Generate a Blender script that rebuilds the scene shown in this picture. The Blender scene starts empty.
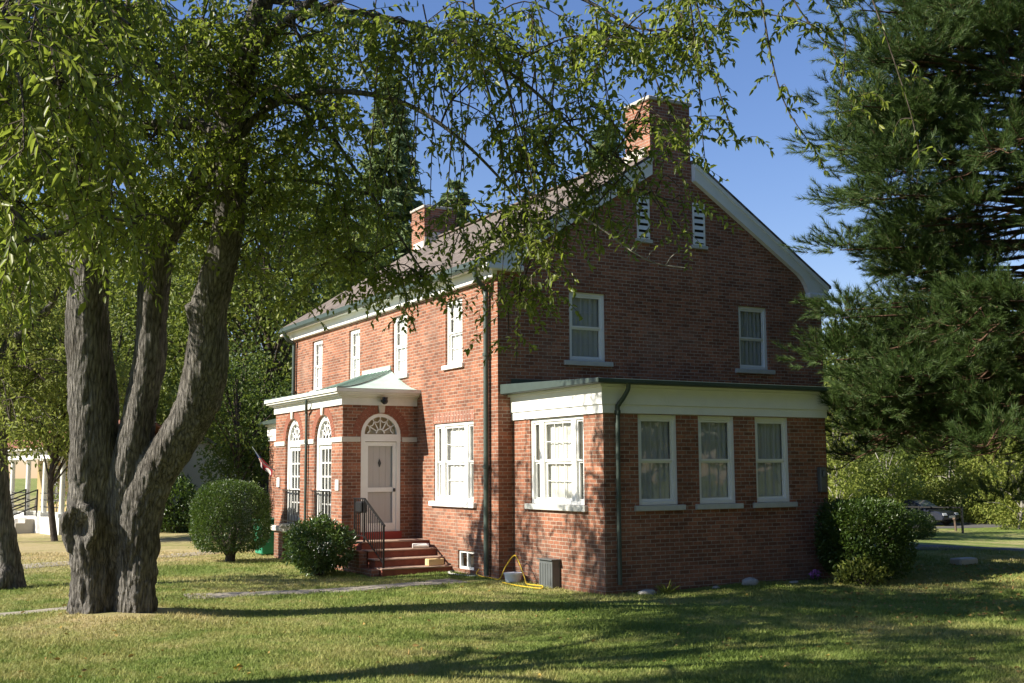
import bpy, bmesh, math, random
import numpy as np
from mathutils import Vector, noise

random.seed(7)
RNG = np.random.default_rng(11)
SC = bpy.context.scene
COL = SC.collection

# ------------------------------------------------------------------ camera, sky, sun, exposure
CP = np.array([-11.048, -20.196, 2.110])
YAW, PITCH, ROLL, FPX = math.radians(29.408), math.radians(6.506), math.radians(-0.374), 1136.2
_s, _c = math.sin(YAW), math.cos(YAW)
VF = np.array([_s * math.cos(PITCH), _c * math.cos(PITCH), math.sin(PITCH)])
_r = np.array([_c, -_s, 0.0]); _u = np.cross(_r, VF)
VR = _r * math.cos(ROLL) + _u * math.sin(ROLL)
VU = -_r * math.sin(ROLL) + _u * math.cos(ROLL)
cam = bpy.data.cameras.new("camera")
cam.sensor_width = 36.0
cam.lens = FPX / 1024 * 36.0
cam.clip_end = 3000
cam_ob = bpy.data.objects.new("camera", cam)
COL.objects.link(cam_ob)
from mathutils import Matrix
M4 = Matrix(((VR[0], VU[0], -VF[0], CP[0]), (VR[1], VU[1], -VF[1], CP[1]), (VR[2], VU[2], -VF[2], CP[2]), (0, 0, 0, 1)))
cam_ob.matrix_world = M4
SC.camera = cam_ob

SUN_EL = math.radians(34)
SUN_AZ = math.radians(11)            # towards -X, turned a little to +Y
sun_dir = Vector((-math.cos(SUN_AZ) * math.cos(SUN_EL), math.sin(SUN_AZ) * math.cos(SUN_EL), math.sin(SUN_EL)))
world = bpy.data.worlds.new("World"); SC.world = world
world.use_nodes = True
wn = world.node_tree
for n in list(wn.nodes): wn.nodes.remove(n)
sky = wn.nodes.new("ShaderNodeTexSky"); sky.sky_type = 'NISHITA'; sky.sun_disc = False
sky.sun_elevation = SUN_EL
sky.sun_rotation = math.atan2(sun_dir.x, sun_dir.y)
sky.air_density = 1.25; sky.dust_density = 0.0; sky.ozone_density = 3.0
bg = wn.nodes.new("ShaderNodeBackground"); bg.inputs[1].default_value = 0.056
wo = wn.nodes.new("ShaderNodeOutputWorld")
hs = wn.nodes.new('ShaderNodeHueSaturation'); hs.inputs['Saturation'].default_value = 1.12
wn.links.new(sky.outputs[0], hs.inputs['Color']); wt = wn.nodes.new('ShaderNodeMix'); wt.data_type = 'RGBA'; wt.blend_type = 'MULTIPLY'; wt.inputs[0].default_value = 1.0
wt.inputs[7].default_value = (1.12, 1.04, 1.28, 1)      # the deeper violet blue of this sky
wn.links.new(hs.outputs[0], wt.inputs[6]); wn.links.new(wt.outputs[2], bg.inputs[0]); wn.links.new(bg.outputs[0], wo.inputs[0])
sl = bpy.data.lights.new("sun", 'SUN'); sl.energy = 5.0; sl.angle = math.radians(0.5); sl.color = (1.0, 0.92, 0.79)
so = bpy.data.objects.new("sun", sl); COL.objects.link(so)
so.rotation_euler = sun_dir.to_track_quat('Z', 'Y').to_euler()
SC.view_settings.view_transform = 'Standard'
SC.view_settings.look = 'None'
SC.view_settings.exposure = 1.12
SC.view_settings.gamma = 1.0
SC.cycles.max_bounces = 8
SC.cycles.transparent_max_bounces = 12

def at(px, py, d):                   # a point of the place seen at this pixel, d metres deep
    return CP + d * (VF + VR * (px - 512) / FPX - VU * (py - 341.5) / FPX)

# ------------------------------------------------------------------ small helpers
def sstep(a, b, x):
    t = np.clip((np.asarray(x, float) - a) / (b - a), 0, 1)
    return t * t * (3 - 2 * t)

def G(x, y):                         # ground height
    x = np.asarray(x, float); y = np.asarray(y, float)
    z = -0.05 - 1.05 * sstep(12, 34, x)
    z = z + 0.16 * np.exp(-((x + 7.55) ** 2 + (y + 2.25) ** 2) / (2 * 0.95 ** 2))
    z = z + 0.025 * np.sin(x * 0.9 + 1.3) * np.sin(y * 0.7 + 0.4) + 0.012 * np.sin(x * 2.3) * np.sin(y * 1.9 + 2)
    z = z + 0.25 * sstep(-8, -18, y)
    return z
def gz(x, y): return float(G(x, y))

def ground_at(px, py):
    d = VF + VR * (px - 512) / FPX - VU * (py - 341.5) / FPX
    t = 4.0
    while t < 200:
        p = CP + t * d
        if p[2] <= gz(p[0], p[1]): break
        t += 0.05
    return np.array([p[0], p[1], gz(p[0], p[1])])

def root_offset(parent):
    v = Vector((0, 0, 0))
    while parent is not None:
        v = v + parent.location; parent = parent.parent
    return v

def tag(o, label=None, cat=None, group=None, kind=None):
    if label: o["label"] = label
    if cat: o["category"] = cat
    if group: o["group"] = group
    if kind: o["kind"] = kind
    return o

def thing(name, loc, label, cat, group=None):
    o = bpy.data.objects.new(name, None); COL.objects.link(o)
    o.location = loc; o.empty_display_size = 0.2
    return tag(o, label, cat, group)

def link_mesh(name, me, mat, parent=None, loc=None):
    off = root_offset(parent) if parent is not None else (Vector(loc) if loc is not None else Vector((0, 0, 0)))
    if off.length > 0:
        me.transform(Matrix.Translation(-off))
    for m in (mat if isinstance(mat, (list, tuple)) else [mat]): me.materials.append(m)
    o = bpy.data.objects.new(name, me); COL.objects.link(o)
    if parent is not None: o.parent = parent
    elif loc is not None: o.location = loc
    return o

def fin(bm, name, mat, parent=None, loc=None, smooth=False, bevel=0.0):
    bmesh.ops.recalc_face_normals(bm, faces=bm.faces)
    if bevel > 0:
        es = [e for e in bm.edges if len(e.link_faces) == 2 and e.calc_face_angle(0) > 0.5]
        bmesh.ops.bevel(bm, geom=es, offset=bevel, segments=1, affect='EDGES', clamp_overlap=True)
    me = bpy.data.meshes.new(name); bm.to_mesh(me); bm.free()
    if smooth:
        me.polygons.foreach_set('use_smooth', [True] * len(me.polygons))
    return link_mesh(name, me, mat, parent, loc)

def np_mesh(name, V, F, mat, parent=None, loc=None, smooth=False):
    V = np.asarray(V, np.float32); F = np.asarray(F, np.int32)
    me = bpy.data.meshes.new(name)
    k = F.shape[1]
    me.vertices.add(len(V)); me.vertices.foreach_set('co', V.ravel())
    me.loops.add(F.size); me.loops.foreach_set('vertex_index', F.ravel())
    me.polygons.add(len(F)); me.polygons.foreach_set('loop_start', np.arange(len(F), dtype=np.int32) * k)
    if smooth: me.polygons.foreach_set('use_smooth', np.ones(len(F), bool))
    me.update(calc_edges=True); me.validate()
    return link_mesh(name, me, mat, parent, loc)

def box(bm, x0, x1, y0, y1, z0, z1):
    v = [bm.verts.new(p) for p in ((x0, y0, z0), (x1, y0, z0), (x1, y1, z0), (x0, y1, z0), (x0, y0, z1), (x1, y0, z1), (x1, y1, z1), (x0, y1, z1))]
    for f in ((0, 3, 2, 1), (4, 5, 6, 7), (0, 1, 5, 4), (1, 2, 6, 5), (2, 3, 7, 6), (3, 0, 4, 7)):
        bm.faces.new([v[i] for i in f])

def abox(bm, ax, n0, n1, u0, u1, z0, z1):
    if ax == 'x': box(bm, n0, n1, u0, u1, z0, z1)
    else: box(bm, u0, u1, n0, n1, z0, z1)

def apt(ax, n, u, z): return (n, u, z) if ax == 'x' else (u, n, z)

def prism(bm, pts_a, pts_b):         # two matching outlines joined into a solid
    a = [bm.verts.new(p) for p in pts_a]; b = [bm.verts.new(p) for p in pts_b]
    n = len(a)
    bm.faces.new(a); bm.faces.new(b[::-1])
    for i in range(n):
        bm.faces.new((a[i], a[(i + 1) % n], b[(i + 1) % n], b[i]))

def bar(bm, p, q, w, h=None, up=(0, 0, 1)):
    p = Vector(p); q = Vector(q); h = h or w
    d = (q - p).normalized(); up = Vector(up)
    if abs(d.dot(up)) > 0.98: up = Vector((1, 0, 0))
    s = d.cross(up).normalized(); t = s.cross(d)
    o = [s * w / 2 + t * h / 2, -s * w / 2 + t * h / 2, -s * w / 2 - t * h / 2, s * w / 2 - t * h / 2]
    prism(bm, [p + k for k in o], [q + k for k in o])

def catmull(P, n):
    P = np.asarray(P, float)
    out = []
    m = len(P)
    for i in range(m - 1):
        p0 = P[max(i - 1, 0)]; p1 = P[i]; p2 = P[i + 1]; p3 = P[min(i + 2, m - 1)]
        for k in range(n):
            t = k / n
            out.append(0.5 * ((2 * p1) + (-p0 + p2) * t + (2 * p0 - 5 * p1 + 4 * p2 - p3) * t * t + (-p0 + 3 * p1 - 3 * p2 + p3) * t ** 3))
    out.append(P[-1])
    return np.array(out)

class Tubes:                         # many tapered tubes gathered into one mesh
    def __init__(s): s.V = []; s.F = []; s.n = 0
    def add(s, P, R, k=5, wob=None):
        P = np.asarray(P, float); m = len(P)
        R = np.broadcast_to(np.asarray(R, float), (m,))
        T = np.gradient(P, axis=0); T /= (np.linalg.norm(T, axis=1, keepdims=True) + 1e-9)
        up = np.array([0.0, 0, 1]) if abs(T[0, 2]) < 0.9 else np.array([1.0, 0, 0])
        A = np.cross(T, up); A /= (np.linalg.norm(A, axis=1, keepdims=True) + 1e-9)
        B = np.cross(A, T)
        th = np.arange(k) * 2 * math.pi / k
        rr = R[:, None] * np.ones(k)
        if wob is not None: rr = rr * wob(P, th)
        V = P[:, None, :] + rr[:, :, None] * (np.cos(th)[None, :, None] * A[:, None, :] + np.sin(th)[None, :, None] * B[:, None, :])
        s.V.append(V.reshape(-1, 3))
        i = np.arange(m - 1)[:, None]; j = np.arange(k)[None, :]
        a = s.n + i * k + j; b = s.n + i * k + (j + 1) % k
        s.F.append(np.stack([a, b, b + k, a + k], -1).reshape(-1, 4))
        c0 = s.n + m * k
        s.V.append(P[[0, -1]])
        jj = np.arange(k)
        s.F.append(np.stack([s.n + (jj + 1) % k, s.n + jj, np.full(k, c0), np.full(k, c0)], -1)[:, [0, 1, 2, 2]] if False else np.zeros((0, 4), int))
        s.n += m * k + 2
    def done(s, name, mat, parent=None, loc=None):
        return np_mesh(name, np.concatenate(s.V), np.concatenate(s.F), mat, parent, loc, smooth=True)

def unit(a):
    return a / (np.linalg.norm(a, axis=-1, keepdims=True) + 1e-9)

def leaf_mesh(name, P, D, L, W, mat, parent=None, loc=None, fold=0.25, curl=0.15, quad2=True):
    """one small folded leaf per point P along direction D"""
    n = len(P)
    D = unit(D)
    rv = RNG.normal(size=(n, 3)); rv[:, 2] += 1.2
    S = unit(np.cross(D, rv)); N = np.cross(S, D)
    L = np.broadcast_to(L, (n,))[:, None]; W = np.broadcast_to(W, (n,))[:, None]
    b = P
    t = P + D * L - N * L * curl
    if quad2:
        l1 = P + D * L * .28 + S * W * .46 + N * W * fold
        l2 = P + D * L * .62 + S * W * .40 + N * (W * fold - L * curl * .4)
        r1 = P + D * L * .28 - S * W * .46 + N * W * fold
        r2 = P + D * L * .62 - S * W * .40 + N * (W * fold - L * curl * .4)
        V = np.stack([b, l1, l2, t, r2, r1], 1).reshape(-1, 3)
        o = np.arange(n)[:, None] * 6
        F = np.concatenate([o + np.array([0, 1, 2, 3]), o + np.array([0, 3, 4, 5])], 0)
    else:
        l = P + D * L * .45 + S * W * .5 + N * W * fold
        r = P + D * L * .45 - S * W * .5 + N * W * fold
        V = np.stack([b, l, t, r], 1).reshape(-1, 3)
        o = np.arange(n)[:, None] * 4
        F = np.concatenate([o + np.array([0, 1, 2]), o + np.array([0, 2, 3])], 0)
    return np_mesh(name, V, F, mat, parent, loc)

# ------------------------------------------------------------------ materials
class NT:
    def __init__(s, name):
        s.m = bpy.data.materials.new(name); s.m.use_nodes = True
        s.t = s.m.node_tree
        for n in list(s.t.nodes): s.t.nodes.remove(n)
        s.out = s.t.nodes.new("ShaderNodeOutputMaterial")
    def n(s, typ, props=None, **ins):
        nd = s.t.nodes.new(typ)
        for k, v in (props or {}).items(): setattr(nd, k, v)
        for k, v in ins.items():
            key = int(k[1:]) if k[0] == 'i' and k[1:].isdigit() else k.replace('_', ' ')
            s.set(nd.inputs[key], v)
        return nd
    def set(s, inp, v):
        if isinstance(v, bpy.types.NodeSocket): s.t.links.new(v, inp)
        elif isinstance(v, bpy.types.Node): s.t.links.new(v.outputs[0], inp)
        else: inp.default_value = v
    def surf(s, sh):
        s.t.links.new(sh.outputs[0] if isinstance(sh, bpy.types.Node) else sh, s.out.inputs[0]); return s.m
    def ramp(s, fac, stops):
        r = s.n("ShaderNodeValToRGB", i0=fac)
        e = r.color_ramp.elements
        while len(e) < len(stops): e.new(0.5)
        for k, (p, c) in enumerate(stops):
            e[k].position = p; e[k].color = (*c, 1)
        return r
    def noise(s, vec, scale, detail=4, rough=.55):
        return s.n("ShaderNodeTexNoise", Vector=vec, Scale=scale, Detail=detail, Roughness=rough)
    def mix(s, fac, a, b, mode='MIX'):
        nd = s.n("ShaderNodeMix", {'data_type': 'RGBA', 'blend_type': mode})
        s.set(nd.inputs[0], fac); s.set(nd.inputs[6], a); s.set(nd.inputs[7], b)
        return nd.outputs[2]
    def math(s, op, a, b=0.0):
        nd = s.n("ShaderNodeMath", {'operation': op}); s.set(nd.inputs[0], a); s.set(nd.inputs[1], b); return nd.outputs[0]
    def pos(s): return s.n("ShaderNodeNewGeometry").outputs['Position']

def c4(c): return (*c, 1.0)

def plain(name, col, rough=.6, var=.12, scale=6, bump=0.0, bscale=40, spec=.3, metal=0.0):
    t = NT(name); p = t.pos()
    nz = t.noise(p, scale)
    c = t.mix(nz.outputs[0], c4(tuple(k * (1 - var) for k in col)), c4(tuple(min(1, k * (1 + var)) for k in col)))
    b = t.n("ShaderNodeBsdfPrincipled", Base_Color=c, Roughness=rough, Metallic=metal)
    b.inputs['Specular IOR Level'].default_value = spec
    if bump > 0:
        bp = t.n("ShaderNodeBump", Height=t.noise(p, bscale).outputs[0], Strength=bump, Distance=.02)
        t.set(b.inputs['Normal'], bp)
    return t.surf(b)

def brick_mat(name, c1, c2, mortar, bw=.215, rh=.0727, vert=False):
    t = NT(name); p = t.pos()
    sx = t.n("ShaderNodeSeparateXYZ", i0=p)
    u = t.math('ADD', sx.outputs[0], sx.outputs[1])
    cv = t.n("ShaderNodeCombineXYZ")
    if vert:
        t.set(cv.inputs[0], sx.outputs[2]); t.set(cv.inputs[1], u)
    else:
        t.set(cv.inputs[0], u); t.set(cv.inputs[1], sx.outputs[2])
    wob = t.noise(p, 9, 2)
    wv = t.n("ShaderNodeVectorMath", {'operation': 'SCALE'}, i0=wob.outputs[1]); wv.inputs[3].default_value = .008
    vv = t.n("ShaderNodeVectorMath", {'operation': 'ADD'}, i0=cv.outputs[0], i1=wv.outputs[0])
    br = t.n("ShaderNodeTexBrick", {'offset': .5, 'squash': 1.0}, Vector=vv, Color1=c4(c1), Color2=c4(c2), Mortar=c4(mortar), Scale=1.0)
    br.inputs['Mortar Size'].default_value = .0072; br.inputs['Mortar Smooth'].default_value = .25
    br.inputs['Bias'].default_value = -.1; br.inputs['Brick Width'].default_value = bw; br.inputs['Row Height'].default_value = rh
    n1 = t.noise(p, .8, 5); n2 = t.noise(p, 16, 3, .7)
    st = t.ramp(n1.outputs[0], [(.3, (.72, .70, .70)), (.7, (1.12, 1.1, 1.08))])
    sp = t.ramp(n2.outputs[0], [(.28, (.62, .6, .6)), (.55, (1, 1, 1)), (.8, (1.18, 1.16, 1.12))])
    c = t.mix(1.0, br.outputs[0], st.outputs[0], 'MULTIPLY')
    c = t.mix(.8, c, sp.outputs[0], 'MULTIPLY')
    n3 = t.noise(p, 1.7, 6, .7)
    damp = t.math('SUBTRACT', t.math('ADD', .55, t.math('MULTIPLY', n3.outputs[0], .9)), sx.outputs[2])
    c = t.mix(t.math('MULTIPLY', t.n("ShaderNodeMapRange", i0=damp, i1=-.1, i2=.7).outputs[0], .3), c, c4((.075, .062, .05)))
    mp = t.n("ShaderNodeMapping", Vector=p); mp.inputs['Scale'].default_value = (2.6, 2.6, .35)
    n4 = t.noise(mp, 1.0, 6, .65)
    c = t.mix(t.math('MULTIPLY', t.n("ShaderNodeMapRange", i0=n4.outputs[0], i1=.56, i2=.74).outputs[0], .45), c, c4((.07, .055, .045)))
    n5 = t.noise(p, .55, 4, .6)
    c = t.mix(t.math('MULTIPLY', t.n("ShaderNodeMapRange", i0=n5.outputs[0], i1=.57, i2=.72).outputs[0], .28), c, c4((.42, .30, .23)))
    b = t.n("ShaderNodeBsdfPrincipled", Base_Color=c, Roughness=.85)
    b.inputs['Specular IOR Level'].default_value = .2
    h = t.math('MULTIPLY_ADD', n2.outputs[0], .35); 
    h = t.math('SUBTRACT', t.math('MULTIPLY', n2.outputs[0], .35), br.outputs[1])
    bp = t.n("ShaderNodeBump", Height=h, Strength=.7, Distance=.012)
    t.set(b.inputs['Normal'], bp)
    return t.surf(b)

def leaf_mat(name, stops, transl=.35, gloss=.25, rough=.45, tcol=(.30, .42, .06)):
    t = NT(name)
    g = t.n("ShaderNodeNewGeometry")
    nz = t.noise(g.outputs['Position'], .7, 3)
    f = t.math('ADD', t.math('MULTIPLY', g.outputs['Random Per Island'], .62), t.math('MULTIPLY', nz.outputs[0], .38))
    r = t.ramp(f, stops)
    b = t.n("ShaderNodeBsdfPrincipled", Base_Color=r, Roughness=rough)
    b.inputs['Specular IOR Level'].default_value = gloss
    tc = t.mix(.6, r.outputs[0], c4(tcol), 'MIX')
    tr = t.n("ShaderNodeBsdfTranslucent", Color=tc)
    mx = t.n("ShaderNodeMixShader", i0=transl, i1=b.outputs[0], i2=tr.outputs[0])
    return t.surf(mx)

def bark_mat(name, lo, hi, sx=9, sz=1.6, bump=1.0, lichen=None):
    t = NT(name); p = t.pos()
    mp = t.n("ShaderNodeMapping", Vector=p); mp.inputs['Scale'].default_value = (sx, sx, sz)
    n1 = t.noise(mp, 1.6, 8, .68); n2 = t.noise(p, 2.2, 3)
    vo = t.n("ShaderNodeTexVoronoi", {'feature': 'DISTANCE_TO_EDGE'}, Vector=mp, Scale=1.3)
    h = t.math('ADD', n1.outputs[0], t.math('MULTIPLY', vo.outputs[0], .9))
    c = t.ramp(h, [(.3, lo), (.62, tuple((a + b) / 2 for a, b in zip(lo, hi))), (1.0, hi)])
    cc = t.mix(1.0, c.outputs[0], t.ramp(n2.outputs[0], [(.3, (.6, .58, .55)), (.7, (1.2, 1.2, 1.2))]).outputs[0], 'MULTIPLY')
    b = t.n("ShaderNodeBsdfPrincipled", Base_Color=cc, Roughness=.9)
    b.inputs['Specular IOR Level'].default_value = .15
    bp = t.n("ShaderNodeBump", Height=h, Strength=bump, Distance=.05)
    t.set(b.inputs['Normal'], bp)
    return t.surf(b)

def glass_mat(name, tint=(.975, .98, .975)):
    t = NT(name)
    lw = t.n("ShaderNodeLayerWeight", Blend=.5)
    fr = t.n("ShaderNodeMath", {'operation': 'MULTIPLY_ADD'}, i0=t.math('POWER', lw.outputs['Facing'], 4.0), i1=.6, i2=.022)
    a = t.n("ShaderNodeBsdfTransparent", Color=c4(tint))
    g = t.n("ShaderNodeBsdfGlossy", Color=(1, 1, 1, 1), Roughness=.02)
    nz = t.noise(t.pos(), 1.7, 1)
    bp = t.n("ShaderNodeBump", Height=nz.outputs[0], Strength=.12, Distance=.05)
    t.set(g.inputs['Normal'], bp)
    f = fr.outputs[0]
    return t.surf(t.n("ShaderNodeMixShader", i0=f, i1=a.outputs[0], i2=g.outputs[0]))

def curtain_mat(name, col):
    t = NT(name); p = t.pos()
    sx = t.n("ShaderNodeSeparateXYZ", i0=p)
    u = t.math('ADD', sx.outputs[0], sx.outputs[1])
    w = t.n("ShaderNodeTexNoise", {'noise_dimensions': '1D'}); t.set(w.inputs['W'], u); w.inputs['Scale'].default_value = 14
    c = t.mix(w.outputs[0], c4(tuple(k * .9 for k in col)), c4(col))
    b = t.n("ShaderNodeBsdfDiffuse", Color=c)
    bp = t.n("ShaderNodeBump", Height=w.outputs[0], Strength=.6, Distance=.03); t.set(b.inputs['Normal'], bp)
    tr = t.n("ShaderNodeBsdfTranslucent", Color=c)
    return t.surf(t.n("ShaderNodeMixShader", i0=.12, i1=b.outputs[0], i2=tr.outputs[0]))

def lawn_color(t, p):
    n1 = t.noise(p, .22, 5, .6); n2 = t.noise(p, 1.6, 5, .65); n3 = t.noise(p, 14, 3, .6)
    f = t.math('ADD', t.math('MULTIPLY', n1.outputs[0], .55), t.math('ADD', t.math('MULTIPLY', n2.outputs[0], .38), t.math('MULTIPLY', n3.outputs[0], .12)))
    sx = t.n("ShaderNodeSeparateXYZ", i0=p)
    dx = t.math('ADD', sx.outputs[0], 7.3); dy = t.math('ADD', sx.outputs[1], 2.6)
    dd = t.math('ADD', t.math('MULTIPLY', dx, dx), t.math('MULTIPLY', dy, dy))
    near = t.math('MULTIPLY', t.math('POWER', 2.7, t.math('MULTIPLY', dd, -.32)), .15)   # worn, dry turf on the root mound
    f = t.math('ADD', f, near)
    yy = t.math('MULTIPLY', t.math('GREATER_THAN', sx.outputs[1], 9.0), .16)
    yb = t.math('MULTIPLY', t.n("ShaderNodeMapRange", i0=sx.outputs[1], i1=5.5, i2=9.5).outputs[0], .15)
    yb = t.math('MULTIPLY', yb, t.n("ShaderNodeMapRange", i0=sx.outputs[0], i1=6.0, i2=-4.0).outputs[0])
    f = t.math('ADD', f, yb)
    return t.ramp(f, [(.36, (.10, .155, .032)), (.49, (.17, .225, .055)), (.57, (.29, .295, .105)), (.69, (.46, .385, .20)), (.85, (.54, .44, .27))])

def lawn_mat():
    t = NT("lawn_turf"); p = t.pos()
    c = lawn_color(t, p)
    fine = t.noise(p, 60, 4, .7)
    cc = t.mix(.7, c.outputs[0], t.ramp(fine.outputs[0], [(.25, (.45, .45, .45)), (.75, (1.35, 1.35, 1.3))]).outputs[0], 'MULTIPLY')
    b = t.n("ShaderNodeBsdfPrincipled", Base_Color=cc, Roughness=.95); b.inputs['Specular IOR Level'].default_value = .1
    bp = t.n("ShaderNodeBump", Height=fine.outputs[0], Strength=.9, Distance=.04); t.set(b.inputs['Normal'], bp)
    return t.surf(b)

def blade_mat():
    t = NT("grass_blades"); g = t.n("ShaderNodeNewGeometry")
    c = lawn_color(t, g.outputs['Position'])
    v = t.ramp(g.outputs['Random Per Island'], [(0, (.82, .84, .78)), (.8, (1.15, 1.15, 1.05)), (1, (1.4, 1.3, 1.15))])
    cc = t.mix(1.0, c.outputs[0], v.outputs[0], 'MULTIPLY')
    b = t.n("ShaderNodeBsdfPrincipled", Base_Color=cc, Roughness=.6); b.inputs['Specular IOR Level'].default_value = .2
    tr = t.n("ShaderNodeBsdfTranslucent", Color=cc)
    return t.surf(t.n("ShaderNodeMixShader", i0=.3, i1=b.outputs[0], i2=tr.outputs[0]))

def shingle_mat(name, c1, c2):
    t = NT(name); p = t.pos()
    sx = t.n("ShaderNodeSeparateXYZ", i0=p)
    cv = t.n("ShaderNodeCombineXYZ", i0=sx.outputs[1], i1=t.math('MULTIPLY', sx.outputs[2], 1.8))
    br = t.n("ShaderNodeTexBrick", {'offset': .5}, Vector=cv, Color1=c4(c1), Color2=c4(c2), Mortar=c4(tuple(k * .35 for k in c1)), Scale=1.0)
    br.inputs['Mortar Size'].default_value = .012; br.inputs['Brick Width'].default_value = .3; br.inputs['Row Height'].default_value = .22
    n1 = t.noise(p, 1.2, 4)
    c = t.mix(1.0, br.outputs[0], t.ramp(n1.outputs[0], [(.3, (.7, .7, .7)), (.7, (1.15, 1.13, 1.1))]).outputs[0], 'MULTIPLY')
    b = t.n("ShaderNodeBsdfPrincipled", Base_Color=c, Roughness=.9)
    bp = t.n("ShaderNodeBump", Height=t.math('SUBTRACT', t.noise(p, 50, 3).outputs[0], br.outputs[1]), Strength=.6, Distance=.02)
    t.set(b.inputs['Normal'], bp)
    return t.surf(b)

MB = brick_mat("red_brick", (.37, .155, .090), (.165, .070, .044), (.40, .345, .28))
MBS = brick_mat("soldier_brick", (.37, .15, .095), (.22, .09, .06), (.54, .48, .41), vert=True)
MW = plain("white_paint", (.78, .78, .75), .5, .06, 5, .15, 30)
MWW = plain("weathered_white_paint", (.66, .66, .62), .6, .22, 3, .2, 30)
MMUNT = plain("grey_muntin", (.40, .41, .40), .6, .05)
MSILL = plain("stone_sill", (.50, .50, .46), .8, .15, 8, .3, 60)
MBELT = plain("stone_belt", (.56, .52, .45), .8, .15, 6, .3, 60)
MCONC = plain("concrete", (.42, .39, .34), .9, .15, 3, .4, 50)
MPLINTH = plain("grey_concrete_base", (.30, .30, .29), .9, .2, 2, .4, 40)
MROOF = shingle_mat("roof_shingles", (.19, .155, .13), (.13, .105, .09))
MGUT = plain("dark_green_metal", (.045, .065, .055), .45, .3, 4, .1, 30, .5)
MIRON = plain("black_iron", (.012, .012, .013), .4, .2, 8, .1, 60, .5)
MCOPPER = plain("green_copper_patina", (.46, .60, .52), .65, .22, 2.5, .25, 20, .3)
MSEAM = plain("weathered_copper_seam", (.16, .22, .19), .6, .3, 5)
MGLASS = glass_mat("window_glass")
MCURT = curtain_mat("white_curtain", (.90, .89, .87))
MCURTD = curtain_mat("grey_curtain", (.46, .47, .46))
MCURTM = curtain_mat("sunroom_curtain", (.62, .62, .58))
MDARK = plain("unlit_backing", (.02, .02, .02), .9)  # near-black colour that stands in for unlit depth
MDOOR = plain("grey_white_door", (.50, .48, .45), .5, .05, 4)
MSCREEN = plain("door_panel", (.46, .44, .42), .6, .04, 3)
MFAN = plain("tan_backing", (.32, .26, .15), .8, .2, 5)
MSTEP = plain("brick_red_step", (.24, .075, .048), .85, .45, 7, .3, 40)
MSTEPTOP = plain("worn_step_edge", (.36, .25, .19), .9, .2, 6, .3, 40)
MYELLOW = plain("yellow_rubber", (.55, .38, .03), .45, .1)
MBUCKET = plain("pale_plastic", (.72, .76, .80), .4, .05)
MBOX = plain("grey_metal", (.10, .11, .11), .4, .2, 4, .1, 20, .5)
MLAWN = lawn_mat(); MBLADE = blade_mat()

# ------------------------------------------------------------------ ground, paths, road
def axis_grid(lo, hi, c0, c1, fine, growth=1.25):
    a = list(np.arange(c0, c1 + fine / 2, fine)); s = fine; x = a[-1]
    while x < hi: s *= growth; x += s; a.append(x)
    s = fine; x = a[0]
    while x > lo: s *= growth; x -= s; a.insert(0, x)
    return np.array(a)
gx = axis_grid(-900, 900, -18, 36, .35); gy = axis_grid(-900, 900, -22, 26, .35)
XX, YY = np.meshgrid(gx, gy, indexing='ij')
ZZ = G(XX, YY)
VV = np.stack([XX, YY, ZZ], -1).reshape(-1, 3)
ny = len(gy); I, J = np.meshgrid(np.arange(len(gx) - 1), np.arange(ny - 1), indexing='ij')
a = (I * ny + J).ravel()
lawn = np_mesh("lawn", VV, np.stack([a, a + ny, a + ny + 1, a + 1], -1), MLAWN, smooth=True)
tag(lawn, kind="structure")

MPATH = plain("path_concrete", (.30, .27, .215), .95, .3, 3.5, .6, 45)
MASPH = plain("asphalt", (.055, .055, .058), .9, .25, 2, .6, 80)

def strip(name, pts, width, mat, lift=.012, n=14):
    """a paved strip that follows the ground: a slab with a little thickness"""
    P = catmull(np.array([(x, y, 0) for x, y in pts]), n)
    T = np.gradient(P, axis=0); T = unit(T); S = np.stack([-T[:, 1], T[:, 0], 0 * T[:, 0]], -1)
    k = 5
    V = []
    for j in range(k):
        o = (j / (k - 1) - .5) * width
        Q = P + S * o; Q[:, 2] = G(Q[:, 0], Q[:, 1]) + lift
        V.append(Q)
    for o in (-.5, .5):
        Q = P + S * o * width; Q[:, 2] = G(Q[:, 0], Q[:, 1]) - .08; V.append(Q)
    m = len(P); V = np.concatenate(V)
    F = []
    order = [5, 0, 1, 2, 3, 4, 6]
    for q in range(6):
        A, B = order[q] * m, order[q + 1] * m
        for i in range(m - 1): F.append((A + i, A + i + 1, B + i + 1, B + i))
    return tag(np_mesh(name, V, F, mat, smooth=False), kind="structure")

strip("front_path", [(-.7, .35), (-2.2, .2), (-3.6, .1), (-5.2, .22), (-6.1, .3)], .8, MPATH, lift=.004)
strip("side_path", [(-8.0, -.55), (-9.2, -.75), (-12, -.9)], .8, MPATH, lift=.004)
strip("back_path", [(-13, 7.2), (-8.0, 8.9), (-4.6, 10.6), (-2.4, 11.7)], 1.0, MPATH, lift=.004)
strip("driveway", [(13.0, 3.0), (20, 1.2), (30, -1.0), (45, -4)], 3.6, MASPH)
strip("road", [tuple(at(px, 471, d)[:2]) for px, d in ((780, 63), (900, 64), (980, 65), (1100, 66), (1300, 70))], 6.0, plain("road_asphalt", (.10, .098, .095), .9, .2, 2, .5, 60))

# ------------------------------------------------------------------ the brick house
house = thing("brick_house", (0, 0, 0), "two storey red brick house with white trim, gable end and a one storey sunroom", "house")

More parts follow.
